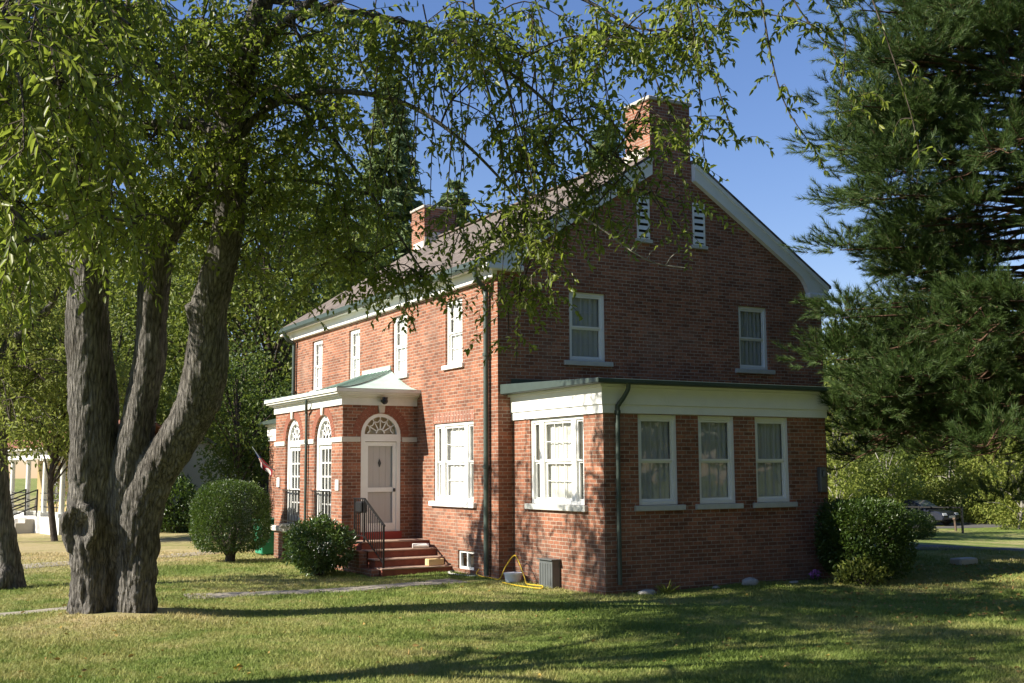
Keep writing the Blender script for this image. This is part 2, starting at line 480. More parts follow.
def wall_sheet(bm, ax, n, u0, u1, z0, z1, ops, dep=.14):
    us = sorted({u0, u1, *[o[0] for o in ops], *[o[1] for o in ops]})
    zs = {z0, z1}
    for o in ops:
        zs |= {o[2], o[3]}
        if o[4]: zs.add(o[3] + (o[1] - o[0]) / 2)
    zs = sorted(zs)
    def q(*p):
        bm.faces.new([bm.verts.new(apt(ax, *k)) for k in p])
    for i in range(len(us) - 1):
        for j in range(len(zs) - 1):
            a, b, c, d = us[i], us[i + 1], zs[j], zs[j + 1]
            um, zm = (a + b) / 2, (c + d) / 2
            skip = False
            for o in ops:
                top = o[3] + ((o[1] - o[0]) / 2 if o[4] else 0)
                if o[0] < um < o[1] and o[2] < zm < top: skip = True
            if not skip: q((n, a, c), (n, b, c), (n, b, d), (n, a, d))
    for (a, b, c, d, arch) in ops:
        q((n, a, c), (n + dep, a, c), (n + dep, a, d), (n, a, d))
        q((n, b, c), (n + dep, b, c), (n + dep, b, d), (n, b, d))
        q((n, a, c), (n + dep, a, c), (n + dep, b, c), (n, b, c))
        if not arch: q((n, a, d), (n + dep, a, d), (n + dep, b, d), (n, b, d))
        else:
            r = (b - a) / 2; m = (a + b) / 2; K = 20; top = d + r
            pts = [(m - r * math.cos(math.pi * k / K), d + r * math.sin(math.pi * k / K)) for k in range(K + 1)]
            for k in range(K):
                (p0, q0), (p1, q1) = pts[k], pts[k + 1]
                q((n, p0, q0), (n, p1, q1), (n, p1, top), (n, p0, top))
                q((n, p0, q0), (n + dep, p0, q0), (n + dep, p1, q1), (n, p1, q1))

Wd, Ln = 8.99, 12.944
EZ = 6.45
RIDGE_X, RIDGE_Z, SL = 4.5, 9.53, .64
def roof_z(x): return RIDGE_Z - SL * abs(x - RIDGE_X)
UPW = [(1.592, 2.42), (4.501, 5.379), (7.517, 8.293), (10.355, 11.193)]
bm = bmesh.new()
ops = [(a, b, 4.44, 5.875, False) for a, b in UPW] + [(1.084, 2.996, 1.46, 3.17, False), (1.072, 1.814, .06, .45, False), (9.6, 10.9, 1.46, 3.17, False)]
wall_sheet(bm, 'x', 0, 0, Ln, -.4, EZ, ops)
gops = [(1.733, 2.658, 4.423, 5.906, False), (6.376, 7.258, 4.423, 5.906, False)]
wall_sheet(bm, 'y', 0, 0, Wd, -.4, EZ, gops)
def gable_poly(y):
    bm.faces.new([bm.verts.new(p) for p in ((0, y, EZ), (Wd, y, EZ), (RIDGE_X, y, roof_z(RIDGE_X) - .05))])
gable_poly(0)
wall_sheet(bm, 'y', Ln, 0, Wd, -.4, EZ, []); gable_poly(Ln)
wall_sheet(bm, 'x', Wd, 0, Ln, -.4, EZ, [])
fin(bm, "main_wall", MB, house)

# roof: two slabs with a ridge
bm = bmesh.new()
for sgn, xe in ((-1, -.38), (1, 9.2)):
    ze = roof_z(xe)
    xm = RIDGE_X + sgn * .585; zm = roof_z(xm)
    for y0, y1, xa, za, xe, ze in ((-.16, Ln + .16, xm, zm, xe, ze), (.93, Ln - .93, RIDGE_X, RIDGE_Z, xm, zm)):
        a = [(xa, y0, za + .02), (xe, y0, ze + .02), (xe, y0, ze - .05), (xa, y0, za - .05)]
        b = [(x, y1, z) for x, y, z in a]
        prism(bm, a, b)
roof = fin(bm, "roof", MROOF, house)
bm = bmesh.new()
bar(bm, (RIDGE_X, .95, RIDGE_Z + .03), (RIDGE_X, Ln - .96, RIDGE_Z + .03), .26, .04)
fin(bm, "ridge_cap", MROOF, roof)

# chimneys
for y0, y1, x0, x1, top in ((-.01, .94, 3.932, 5.074, 10.45), (Ln - .95, Ln + .01, 3.932, 5.074, 10.45)):
    bm = bmesh.new(); box(bm, x0, x1, y0, y1, 5.9, top)
    box(bm, x0 - .03, x1 + .03, y0 - .03, y1 + .03, top - .42, top - .30)
    ch = fin(bm, "chimney", MB, house)
    bm = bmesh.new(); box(bm, x0 - .05, x1 + .05, y0 - .05, y1 + .05, top, top + .09); box(bm, x0 + .2, x1 - .2, y0 + .2, y1 - .2, top + .09, top + .16)
    fin(bm, "cap", MCONC, ch, bevel=.015)
    bm = bmesh.new()                                         # flashing down the slope side, stepped across the far stack
    box(bm, x0 - .03, x0 - .005, max(y0, .17), y1 if y0 < 1 else y1 - .2, roof_z(x0) - .02, roof_z(x0) + .22)
    fin(bm, "flashing", MBELT, ch)
    if y0 > 1:
        for s in range(4):
            bm = bmesh.new(); xa = x0 + s * .28
            box(bm, xa, xa + .275, y0 - .02, y0 - .004, roof_z(xa) - .02, roof_z(xa + .28) + .16)
            fin(bm, "step_flashing", MBELT, ch)

# rake boards with curved returns, near and far gables
def rake(y0, y1):
    for sg in (-1, 1):
        bm = bmesh.new()
        def X(d): return RIDGE_X + sg * d
        outer_d = 4.62 if sg > 0 else 4.8
        top = [(.60, -.055), (outer_d, -.055)]
        prof = []
        d0 = .60
        for d, off in top: prof.append((X(d), RIDGE_Z - SL * d + off))
        prof.append((X(outer_d), 6.33))
        prof.append((X(4.0), 6.33))
        for d, z in ((3.93, 6.50), (3.83, 6.64), (3.7, 6.76), (3.5, 6.885)):
            prof.append((X(d), z))
        prof.append((X(d0), RIDGE_Z - SL * d0 - .46))
        prism(bm, [(x, y0, z) for x, z in prof], [(x, y1, z) for x, z in prof])
        fin(bm, "rake_board", MW, house)
    for sg in (-1, 1):
        bm = bmesh.new()
        xa, xb = sorted((RIDGE_X + sg * 3.96, RIDGE_X + sg * (4.66 if sg > 0 else 4.86)))
        ya, yb = (y0 - .05, y1) if y0 < 1 else (y0, y1 + .05)
        box(bm, xa, xb, ya, yb, 6.2, 6.325)
        fin(bm, "eave_return", MW, house, bevel=.02)
    bm = bmesh.new()
    for sg in (-1, 1):
        ya, yb = (y0 - .035, y0 - .001) if y0 < 1 else (y1 + .001, y1 + .035)
        d0, d1 = .60, (4.62 if sg > 0 else 4.8)
        za, zb = RIDGE_Z - SL * d0 - .056, RIDGE_Z - SL * d1 - .056
        pr = [(RIDGE_X + sg * d0, za), (RIDGE_X + sg * d1, zb), (RIDGE_X + sg * d1, zb - .1), (RIDGE_X + sg * d0, za - .1)]
        prism(bm, [(x, ya, z) for x, z in pr], [(x, yb, z) for x, z in pr])
    fin(bm, "rake_moulding", MW, house)
rake(-.13, -.003)
rake(Ln + .003, Ln + .13)

# eave cornice on the front and back: frieze, soffit, bed mould, gutter
bm = bmesh.new()
box(bm, -.12, -.002, -.003, Ln + .003, 6.06, 6.30)
box(bm, -.25, -.002, -.12, Ln + .12, 6.3005, 6.385)
fin(bm, "cornice", MW, house, bevel=.01)
bm = bmesh.new()
box(bm, Wd + .002, Wd + .12, -.003, Ln + .003, 6.06, 6.30); box(bm, Wd + .002, Wd + .19, -.1, Ln + .1, 6.3005, 6.385)
fin(bm, "cornice", MW, house)
bm = bmesh.new()
gp = [(-.32, 6.39), (-.32, 6.29), (-.36, 6.25), (-.42, 6.25), (-.455, 6.30), (-.455, 6.41), (-.44, 6.41), (-.435, 6.31), (-.34, 6.31), (-.335, 6.39)]
prism(bm, [(x + .06, -.14, z + .03) for x, z in gp], [(x + .06, Ln + .14, z + .03) for x, z in gp])
fin(bm, "gutter", MGUT, house)

def downpipe(pts, r=.05, brk=()):
    P = catmull(np.array(pts, float), 4)
    t = Tubes(); t.add(P, r, 10)
    for q in brk: t.add([(q[0], q[1], q[2] - .03), (q[0], q[1], q[2] + .03)], r * 1.35, 10)
    return t.done("downpipe", MGUT, house)
downpipe([(-.39, .27, 6.27), (-.37, .27, 6.12), (-.28, .29, 5.99), (-.12, .33, 5.86), (-.085, .35, 5.7), (-.085, .35, 4), (-.085, .36, 2), (-.085, .37, .3), (-.085, .37, .02)], .055, [(-.085, .35, 4.5), (-.085, .36, 2.2)])
downpipe([(-.39, Ln - .35, 6.25), (-.3, Ln - .35, 6.08), (-.1, Ln - .35, 5.95), (-.085, Ln - .35, 5.7), (-.085, Ln - .35, 3), (-.085, Ln - .35, .05)], .055, [(-.085, Ln - .35, 4.5)])

# --- windows
def strip_window(ax, n, u0, u1, z0, z1, curtain, sill_mat, cols=3, rows=2, casing=.065, sill=True, split=True, muntin=.014, inset=.05, name="window", sill_h=.10, so=.09):
    """sash window: casing mesh; sash, pane, curtain and sill are its children"""
    bm = bmesh.new()
    nf, nb = n + inset, n + inset + .07
    abox(bm, ax, nf, nb, u0, u0 + casing, z0, z1); abox(bm, ax, nf, nb, u1 - casing, u1, z0, z1)
    abox(bm, ax, nf, nb, u0 + casing, u1 - casing, z1 - casing, z1); abox(bm, ax, nf, nb, u0 + casing, u1 - casing, z0, z0 + casing * .9)
    w = fin(bm, name, MW, house, bevel=.006)
    ua, ub, za, zb = u0 + casing, u1 - casing, z0 + casing * .9, z1 - casing
    sash_in(w, ax, n + inset, ua, ub, za, zb, curtain, cols, rows, split, muntin)
    if sill:
        bm = bmesh.new(); abox(bm, ax, n - .06, n + inset + .02, u0 - so, u1 + so, z0 - sill_h, z0)
        fin(bm, "sill", sill_mat, w, bevel=.008)
    return w

def sash_in(w, ax, n, ua, ub, za, zb, curtain, cols, rows, split, muntin, rail=.036):
    zm = (za + zb) / 2
    bm = bmesh.new(); bu = bmesh.new()
    parts = [(zm - .018, zb, .018), (za, zm - .0181, .045)] if split else [(za, zb, .02)]
    for (a, b, off) in parts:
        f0, f1 = n + off, n + off + .03
        abox(bm, ax, f0, f1, ua, ua + rail, a, b); abox(bm, ax, f0, f1, ub - rail, ub, a, b)
        abox(bm, ax, f0, f1, ua + rail, ub - rail, b - rail, b); abox(bm, ax, f0, f1, ua + rail, ub - rail, a, a + rail)
        g0, g1 = f0 + .006, f0 + .02
        for k in range(1, cols):
            u = ua + rail + (ub - ua - 2 * rail) * k / cols
            abox(bu, ax, g0, g1, u - muntin / 2, u + muntin / 2, a + rail, b - rail)
        for k in range(1, rows):
            z = a + rail + (b - a - 2 * rail) * k / rows
            abox(bu, ax, g0 + .001, g1 - .001, ua + rail, ub - rail, z - muntin / 2, z + muntin / 2)
    fin(bm, "sash", MW, w)
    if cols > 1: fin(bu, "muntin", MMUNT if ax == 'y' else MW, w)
    else: bu.free()
    bm = bmesh.new()
    for (a, b, off) in parts:
        abox(bm, ax, n + off + .022, n + off + .026, ua + rail * .5, ub - rail * .5, a + rail * .5, b - rail * .5)
    fin(bm, "pane", MGLASS, w)
    if curtain is None: return
    hang_curtain(w, ax, n, ua - .3, ub + .3, za, zb, curtain)

def hang_curtain(w, ax, n, ua, ub, za, zb, curtain):
    bm = bmesh.new()
    K = 60
    ptsb, ptst = [], []
    for k in range(K + 1):
        u = ua + (ub - ua) * k / K
        d = n + .105 + .012 * math.sin(k * 1.1) + .005 * math.sin(k * 2.7)
        ptsb.append(bm.verts.new(apt(ax, d, u, za - .05))); ptst.append(bm.verts.new(apt(ax, d, u, zb + .05)))
    for k in range(K): bm.faces.new((ptsb[k], ptsb[k + 1], ptst[k + 1], ptst[k]))
    fin(bm, "curtain", curtain, w, smooth=True)

for (a, b) in UPW: strip_window('x', 0, a, b, 4.44, 5.875, MCURT, MW, cols=3, rows=2)
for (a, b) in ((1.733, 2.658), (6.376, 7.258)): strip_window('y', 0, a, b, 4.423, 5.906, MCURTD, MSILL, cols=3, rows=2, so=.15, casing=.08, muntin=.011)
def triple_window(n, u0, u1, z0, z1, curtain, sill_mat, so=.1):
    bm = bmesh.new(); c = .07; m = .16; nf, nb = n + .03, n + .11
    W3 = u1 - u0; sw = .24
    ys = [u0 + c, u0 + c + sw, u0 + c + sw + m, u1 - c - sw - m, u1 - c - sw, u1 - c]
    box(bm, nf, nb, u0, u0 + c, z0, z1); box(bm, nf, nb, u1 - c, u1, z0, z1)
    box(bm, nf, nb, ys[1], ys[2], z0 + .08, z1 - c); box(bm, nf, nb, ys[3], ys[4], z0 + .08, z1 - c)
    box(bm, nf, nb, u0 + c, u1 - c, z1 - c, z1); box(bm, nf, nb, u0 + c, u1 - c, z0, z0 + .08)
    w = fin(bm, "triple_window", MW, house, bevel=.006)
    for (a, b, cols) in ((ys[0], ys[1], 1), (ys[2], ys[3], 3), (ys[4], ys[5], 1)):
        sash_in(w, 'x', n + .04, a, b, z0 + .08, z1 - c, None, cols, 2 if cols > 1 else 1, True, .013, .035 if cols == 1 else .045)
    hang_curtain(w, 'x', n + .04, u0 - .2, u1 + .2, z0, z1, curtain)
    bm = bmesh.new(); box(bm, n - .08, n + .05, u0 - so, u1 + so, z0 - .11, z0)
    fin(bm, "sill", sill_mat, w, bevel=.008)
triple_window(0, 1.084, 2.996, 1.46, 3.17, MCURT, MW, .13)
triple_window(0, 9.6, 10.9, 1.46, 3.17, MCURT, MW, .1)
# basement window with its pale well
bm = bmesh.new()
u0, u1, z0, z1 = 1.072, 1.814, .06, .45
for a, b, c, d in ((u0, u0 + .06, z0, z1), (u1 - .06, u1, z0, z1), (u0 + .06, u1 - .06, z1 - .05, z1), (u0 + .06, u1 - .06, z0, z0 + .05), ((u0 + u1) / 2 - .025, (u0 + u1) / 2 + .025, z0 + .05, z1 - .05)):
    box(bm, .04, .10, a, b, c, d)
w = fin(bm, "basement_window", MW, house)
bm = bmesh.new(); box(bm, .07, .074, u0 + .06, u1 - .06, z0 + .05, z1 - .05); fin(bm, "pane", MGLASS, w)
bm = bmesh.new(); box(bm, .2, .22, u0 - .1, u1 + .1, z0 - .1, z1 + .1); fin(bm, "unlit_backing", MDARK, w)  # near-black sheet stands in for the unlit room behind the pane
bm = bmesh.new()
K = 14
outer = [( -.02 - .30 * math.sin(math.pi * k / K), (u0 + u1) / 2 - .62 * math.cos(math.pi * k / K)) for k in range(K + 1)]
inner = [( -.02 - .22 * math.sin(math.pi * k / K), (u0 + u1) / 2 - .54 * math.cos(math.pi * k / K)) for k in range(K + 1)]
for k in range(K):
    prism(bm, [(*outer[k], -.3), (*outer[k + 1], -.3), (*inner[k + 1], -.3), (*inner[k], -.3)], [(*outer[k], -.01), (*outer[k + 1], -.01), (*inner[k + 1], -.01), (*inner[k], -.01)])
bmesh.ops.remove_doubles(bm, verts=bm.verts, dist=.0005)
fin(bm, "window_well", MWW, w)

# flat brick arches over front windows (soldier course, proud of the wall)
for (ax, n, a, b, z) in [('x', 0, 1.084, 2.996, 3.17)]:
    bm = bmesh.new(); abox(bm, ax, n - .004, n + .05, a - .05, b + .05, z + .003, z + .235); fin(bm, "brick_lintel", MBS, house)

# attic louvre vents
for (a, b) in ((3.53, 3.869), (5.093, 5.435)):
    z0, z1 = 7.207, 8.191
    bm = bmesh.new(); c = .035
    abox(bm, 'y', -.03, .0 - .002, a, a + c, z0, z1); abox(bm, 'y', -.03, -.002, b - c, b, z0, z1)
    abox(bm, 'y', -.03, -.002, a + c, b - c, z1 - c, z1); abox(bm, 'y', -.03, -.002, a + c, b - c, z0, z0 + c)
    v = fin(bm, "louvre_vent", MW, house)
    bm = bmesh.new()
    for k in range(6):
        zc = z0 + .06 + k * .152
        prism(bm, [(a + c, -.042, zc), (b - c, -.042, zc), (b - c, -.012, zc + .1), (a + c, -.012, zc + .1)],
              [(a + c, -.034, zc), (b - c, -.034, zc), (b - c, -.004, zc + .1), (a + c, -.004, zc + .1)])
    fin(bm, "louvre_slat", MW, v)
    bm = bmesh.new(); abox(bm, 'y', -.0035, -.0015, a + c, b - c, z0 + c, z1 - c); fin(bm, "vent_shade_sheet", MDARK, v)  # dark sheet on solid brick stands in for the shade behind the slats
    bm = bmesh.new(); abox(bm, 'y', -.06, -.001, a - .05, b + .05, z0 - .075, z0); fin(bm, "sill", MSILL, v)

# --- sunroom (near wing) and its twin beyond the far gable
SX0, SX1, SY = .345, 5.72, -3.278
def wing(y0, y1, near):
    bm = bmesh.new()
    z1 = 3.62
    front = [(-2.633, -.692, 1.475, 3.125, False)] if near else []
    side = [(a, b, 1.475, 3.125, False) for a, b in ((1.101, 2.009), (2.486, 3.386), (3.877, 4.758))] if near else []
    wall_sheet(bm, 'x', SX0, y0, y1, -.4, z1, front)
    ys = y0 if near else y1
    wall_sheet(bm, 'y', ys, SX0, SX1, -.4, z1, side)
    wall_sheet(bm, 'x', SX1, y0, y1, -.4, z1, [])
    fin(bm, "sunroom_wall", MB, house)
    s = -1 if near else 1
    def yo(d): return ys + s * d
    ya, yb = (y0, y1) if near else (y0, y1)
    bm = bmesh.new()
    def ring(o, za, zb, o_in=0.0):
        # front, side, back boards butted
        fy0, fy1 = (yo(o), y1) if near else (y0, yo(o))
        box(bm, SX0 - o, SX0 - o_in - .002, min(fy0, fy1), max(fy0, fy1), za, zb)
        a, b = sorted((yo(o), yo(o_in + .002)))
        box(bm, SX0 - o_in - .002, SX1 + o_in + .002, a, b, za, zb)
        box(bm, SX1 + o_in + .002, SX1 + o, min(fy0, fy1), max(fy0, fy1), za, zb)
    ring(.035, 3.135, 3.29); ring(.06, 3.292, 3.60); 
    fin(bm, "sunroom_frieze", MW, house)
    bm = bmesh.new()
    ring(.12, 3.602, 3.65, -.1)
    fin(bm, "sunroom_soffit", MW, house)
    # thin metal roof and gutter edge
    bm = bmesh.new()
    o = .30
    X0, X1 = SX0 - o, SX1 + o
    Y0, Y1 = (ys - o, 0 - .003) if near else (Ln + .003, ys + o)
    zt_wall = 3.86
    def zt(y): 
        d = (y - ys) * (1 if near else -1)
        return 3.735 + .03 * max(0, d)
    ye, yw = (Y0, Y1) if near else (Y1, Y0)
    a = [(X0, ye, 3.652), (X1, ye, 3.652), (X1, ye, 3.74), (X0, ye, 3.74)]
    b = [(X0, yw, 3.652), (X1, yw, 3.652), (X1, yw, zt_wall), (X0, yw, zt_wall)]
    prism(bm, a, b)
    fin(bm, "sunroom_roof", MGUT, house, bevel=.012)
    bm = bmesh.new()
    if near:
        box(bm, .3, 6.0, -.025, -.004, 3.83, 3.98); fin(bm, "roof_flashing", MGUT, house)
    else: bm.free()
wing(SY, 0, True)
wing(Ln, Ln + 3.278, False)
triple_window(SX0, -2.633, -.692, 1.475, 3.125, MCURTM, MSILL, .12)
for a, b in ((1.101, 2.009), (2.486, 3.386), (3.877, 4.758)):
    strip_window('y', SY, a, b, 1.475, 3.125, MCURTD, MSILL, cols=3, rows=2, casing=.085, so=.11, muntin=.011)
downpipe([(.74, -3.52, 3.66), (.74, -3.50, 3.55), (.68, -3.44, 3.40), (.62, -3.37, 3.27), (.61, -3.355, 3.1), (.60, -3.355, 1.5), (.60, -3.355, .1)], .042, [(.61, -3.355, 3.15), (.60, -3.355, 1.63)])
bm = bmesh.new(); box(bm, 5.45, 5.62, SY - .11, SY - .002, 1.65, 2.15); box(bm, 5.49, 5.58, SY - .16, SY - .11, 1.95, 2.08)
fin(bm, "electric_meter", MBOX, house, bevel=.015)

# --- porch
PX, P0, P1 = -1.82, 3.949, 8.774
ARW = [(4.62, 5.80), (6.80, 7.98)]
bm = bmesh.new()
SPR = 2.88
pops = [(a + .02, b - .02, .80, SPR, True) for a, b in ARW]
wall_sheet(bm, 'x', PX, P0, P1, .62, 3.66, pops, .16)
wall_sheet(bm, 'y', P0, PX, 0, -.3, 3.66, [(-1.375, -.397, .60, 2.95, True)], .12)
wall_sheet(bm, 'y', P1, PX, 0, -.3, 3.66, [], .12)
for a, b in ((P0, 4.35), (8.05, P1)):                                  # corner piers down to the ground
    wall_sheet(bm, 'x', PX, a, b, -.3, .62, [])
bm.faces.new([bm.verts.new(p) for p in ((PX, 8.05, -.3), (PX + .14, 8.05, -.3), (PX + .14, 8.05, .62), (PX, 8.05, .62))])
bm.faces.new([bm.verts.new(p) for p in ((PX, 4.35, -.3), (PX + .14, 4.35, -.3), (PX + .14, 4.35, .62), (PX, 4.35, .62))])
fin(bm, "porch_wall", MB, house)
bm = bmesh.new(); box(bm, PX + .12, PX + .3, 4.36, 8.04, -.3, .615); fin(bm, "porch_base", MPLINTH, house)
bm = bmesh.new(); box(bm, PX - .09, PX - .002, P0 - .06, P1 + .06, .63, .77); fin(bm, "plinth_course", MBELT, house, bevel=.012)
for q in [(PX - .03, PX - .002, a, b, 2.79, 2.90) for a, b in ((P0 - .03, 4.62), (5.80, 6.80), (7.98, P1 + .03))] + [(PX - .002, -1.40, P0 - .03, P0 - .002, 2.79, 2.90), (-.372, -.002, P0 - .03, P0 - .002, 2.79, 2.90)]:
    bm = bmesh.new(); box(bm, *q); fin(bm, "belt_course", MBELT, house)                  # broken by the openings
bm = bmesh.new()                                                        # entablature: architrave, frieze, stepped crown
def pring(o, za, zb, inn=.002):
    box(bm, PX - o, PX - inn, P0 - o, P1 + o, za, zb)
    box(bm, PX - inn, -.003, P0 - o, P0 - inn, za, zb)
    box(bm, PX - inn, -.003, P1 + inn, P1 + o, za, zb)
pring(.045, 3.62, 3.79)
for k, (o, za, zb) in enumerate(((.08, 3.791, 3.82), (.15, 3.821, 3.86), (.21, 3.861, 3.905), (.25, 3.906, 3.985))): pring(o, za, zb, .02)
fin(bm, "porch_cornice", MWW, house)
# swept copper roof
bm = bmesh.new()
K = 14
def prow(t):
    h = 3.99 + .60 * t ** 1.6
    x = (PX - .24) * (1 - t) - .005
    y0 = P0 - .24 + 1.75 * t; y1 = P1 + .24 - 1.75 * t
    return [(-.005, y0, h), (x, y0, h), (x, y1, h), (-.005, y1, h)]
prev = None
for k in range(K + 1):
    cur = [bm.verts.new(p) for p in prow(k / K)]
    if prev:
        for i in range(3): bm.faces.new((prev[i], prev[i + 1], cur[i + 1], cur[i]))
    prev = cur
cr = fin(bm, "porch_roof", MCOPPER, house)
for f0 in np.linspace(0, 1, 9):                                        # standing seams and hips
    pts = []
    for k in range(K + 1):
        (a, b, c, d) = prow(k / K)
        pts.append(Vector(b).lerp(Vector(c), f0) + Vector((0, 0, .01)))
    bm = bmesh.new()
    for k in range(K): bar(bm, pts[k], pts[k + 1], .035, .035)
    fin(bm, "roof_seam", MSEAM, cr)
bm = bmesh.new()
box(bm, -.03, -.004, P0 + 1.5, P1 - 1.5, 4.58, 4.70)
fin(bm, "roof_flashing", MCOPPER, cr)

# porch arched windows: casing, glazing bars, fan head, balcony rail
def arch_pts(m, z, r, K=18): return [(m - r * math.cos(math.pi * k / K), z + r * math.sin(math.pi * k / K)) for k in range(K + 1)]
def arch_band(bm, ax, n0, n1, m, z, r0, r1, K=18):
    A, B = arch_pts(m, z, r0, K), arch_pts(m, z, r1, K)
    for k in range(K):
        q = [A[k], A[k + 1], B[k + 1], B[k]]
        prism(bm, [apt(ax, n0, u, w_) for u, w_ in q], [apt(ax, n1, u, w_) for u, w_ in q])
def half_disc(bm, ax, n, m, z, r, K=18):
    bm.faces.new([bm.verts.new(apt(ax, n, u, w_)) for u, w_ in arch_pts(m, z, r, K)])
def web(bm, ax, n, m, z, r, bw=.018):
    """spokes, a hub arc and scalloped swags like a fanlight"""
    S = 6
    for k in range(1, S):
        th = math.pi * k / S
        p = (m - .25 * r * math.cos(th), z + .25 * r * math.sin(th)); q = (m - r * math.cos(th), z + r * math.sin(th))
        bar(bm, apt(ax, n, *p), apt(ax, n, *q), bw, .02, up=(apt(ax, 1, 0, 0)))
    arch_band(bm, ax, n - .01, n + .01, m, z, .21 * r, .29 * r, 10)
    for k in range(S):
        pts = []
        for j in range(7):
            f = j / 6; th = math.pi * (k + f) / S; rr = r * (.80 - .13 * math.sin(math.pi * f))
            pts.append((m - rr * math.cos(th), z + rr * math.sin(th)))
        for j in range(6): bar(bm, apt(ax, n, *pts[j]), apt(ax, n, *pts[j + 1]), bw, .02, up=(apt(ax, 1, 0, 0)))
for (a, b) in ARW:
    a += .02; b -= .02
    m, r = (a + b) / 2, (b - a) / 2; c = .13; n = PX + .06
    bm = bmesh.new()
    box(bm, n, n + .09, a, a + c, .80, SPR); box(bm, n, n + .09, b - c, b, .80, SPR)
    arch_band(bm, 'x', n, n + .09, m, SPR, r - c, r)
    box(bm, n - .02, n + .10, a + c, b - c, SPR - .13, SPR + .02)
    w = fin(bm, "arched_window", MW, house)
    bm = bmesh.new()
    ua, ub = a + c, b - c; z0, z1 = .80, SPR - .13
    box(bm, n + .03, n + .07, ua, ua + .12, z0, z1); box(bm, n + .03, n + .07, ub - .12, ub, z0, z1)
    box(bm, n + .03, n + .07, ua + .12, ub - .12, z0, z0 + .25); box(bm, n + .03, n + .07, ua + .12, ub - .12, z1 - .1, z1)
    bm2 = bm
    for k in range(1, 3): 
        u = ua + .12 + (ub - ua - .24) * k / 3; box(bm, n + .036, n + .06, u - .018, u + .018, z0 + .25, z1 - .1)
    for k in range(1, 5):
        z = z0 + .25 + (z1 - z0 - .35) * k / 5; box(bm, n + .037, n + .059, ua + .12, ub - .12, z - .016, z + .016)
    fin(bm, "sash", MW, w)
    bm = bmesh.new(); web(bm, 'x', n + .05, m, SPR + .02, r - c, .03); fin(bm, "fan_muntin", MW, w)
    bm = bmesh.new(); box(bm, n + .062, n + .066, ua, ub, z0, z1); half_disc(bm, 'x', n + .064, m, SPR + .02, r - c); fin(bm, "pane", MGLASS, w)
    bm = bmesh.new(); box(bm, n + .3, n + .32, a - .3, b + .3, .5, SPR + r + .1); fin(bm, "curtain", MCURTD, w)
    bm = bmesh.new(); box(bm, PX - .12, PX + .05, a - .04, b + .04, .775, .84); fin(bm, "sill", MBELT, w)
    bm = bmesh.new()                                                   # iron balcony rail
    for z in (.90, 1.66): box(bm, PX - .055, PX - .03, a - .04, b + .04, z, z + .03)
    for k in range(11):
        u = a + (b - a) * k / 10; box(bm, PX - .05, PX - .035, u - .009, u + .009, .845, 1.66)
    fin(bm, "balcony_rail", MIRON, w)
    # voussoir ring and keystone
    bm = bmesh.new(); K = 26
    for k in range(K):
        t0, t1 = math.pi * (k + .06) / K, math.pi * (k + .94) / K
        q = [(m - (r + .005) * math.cos(t0), SPR + (r + .005) * math.sin(t0)), (m - (r + .005) * math.cos(t1), SPR + (r + .005) * math.sin(t1)),
             (m - (r + .21) * math.cos(t1), SPR + (r + .21) * math.sin(t1)), (m - (r + .21) * math.cos(t0), SPR + (r + .21) * math.sin(t0))]
        prism(bm, [(PX - .006, u, z) for u, z in q], [(PX + .02, u, z) for u, z in q])
    fin(bm, "brick_arch", plain("arch_brick_%d" % int(a * 10), (.25, .095, .060), .85, .45, 14, .3, 50), w)
    bm = bmesh.new()
    prism(bm, [(PX - .05, m - .06, SPR + r - .01), (PX - .05, m + .06, SPR + r - .01), (PX - .05, m + .085, 3.618), (PX - .05, m - .085, 3.618)],
          [(PX + .02, m - .06, SPR + r - .01), (PX + .02, m + .06, SPR + r - .01), (PX + .02, m + .085, 3.618), (PX + .02, m - .085, 3.618)])
    fin(bm, "keystone", MBELT, w)
# porch downpipe between the arched windows
downpipe([(PX - .16, 5.95, 3.84), (PX - .15, 5.98, 3.72), (PX - .08, 6.18, 3.55), (PX - .06, 6.22, 3.4), (PX - .06, 6.22, 2), (PX - .06, 6.22, .3)], .034, [(PX - .06, 6.22, 2.85)])
for y, z in ((8.45, 1.86), (4.22, 1.82)):
    bm = bmesh.new(); box(bm, PX - .03, PX - .002, y - .1, y + .1, z - .12, z + .12); fin(bm, "wall_plate", MW, house, bevel=.006)

# door in the porch side: surround, storm door, fanlight
DM, DR = -.886, .487
bm = bmesh.new(); c = .10; n = P0 + .015
abox(bm, 'y', n, n + .09, DM - DR, DM - DR + c, .77, 2.80); abox(bm, 'y', n, n + .09, DM + DR - c, DM + DR, .77, 2.80)
abox(bm, 'y', n - .01, n + .09, DM - DR, DM + DR, 2.80, 2.965)
arch_band(bm, 'y', n, n + .09, DM, 2.965, DR - .09, DR)
door = fin(bm, "door_surround", MW, house)
bm = bmesh.new(); a, b = DM - DR + c, DM + DR - c
for q in ((a, a + .085, .77, 2.79), (b - .085, b, .77, 2.79), (a + .085, b - .085, 2.70, 2.79), (a + .085, b - .085, 1.66, 1.76), (a + .085, b - .085, .77, .96)):
    abox(bm, 'y', n + .02, n + .055, *q)
fin(bm, "storm_door", MW, door)
bm = bmesh.new(); abox(bm, 'y', n + .075, n + .08, a + .03, b - .03, .80, 2.78); 
for k in range(1, 4):
    u = a + .085 + (b - a - .17) * k / 4; abox(bm, 'y', n + .07, n + .075, u - .006, u + .006, .96, 2.70)
fin(bm, "door_panel", MSCREEN, door)
bm = bmesh.new()
for q in (( .0, .12), (.12, 0)):
    pass
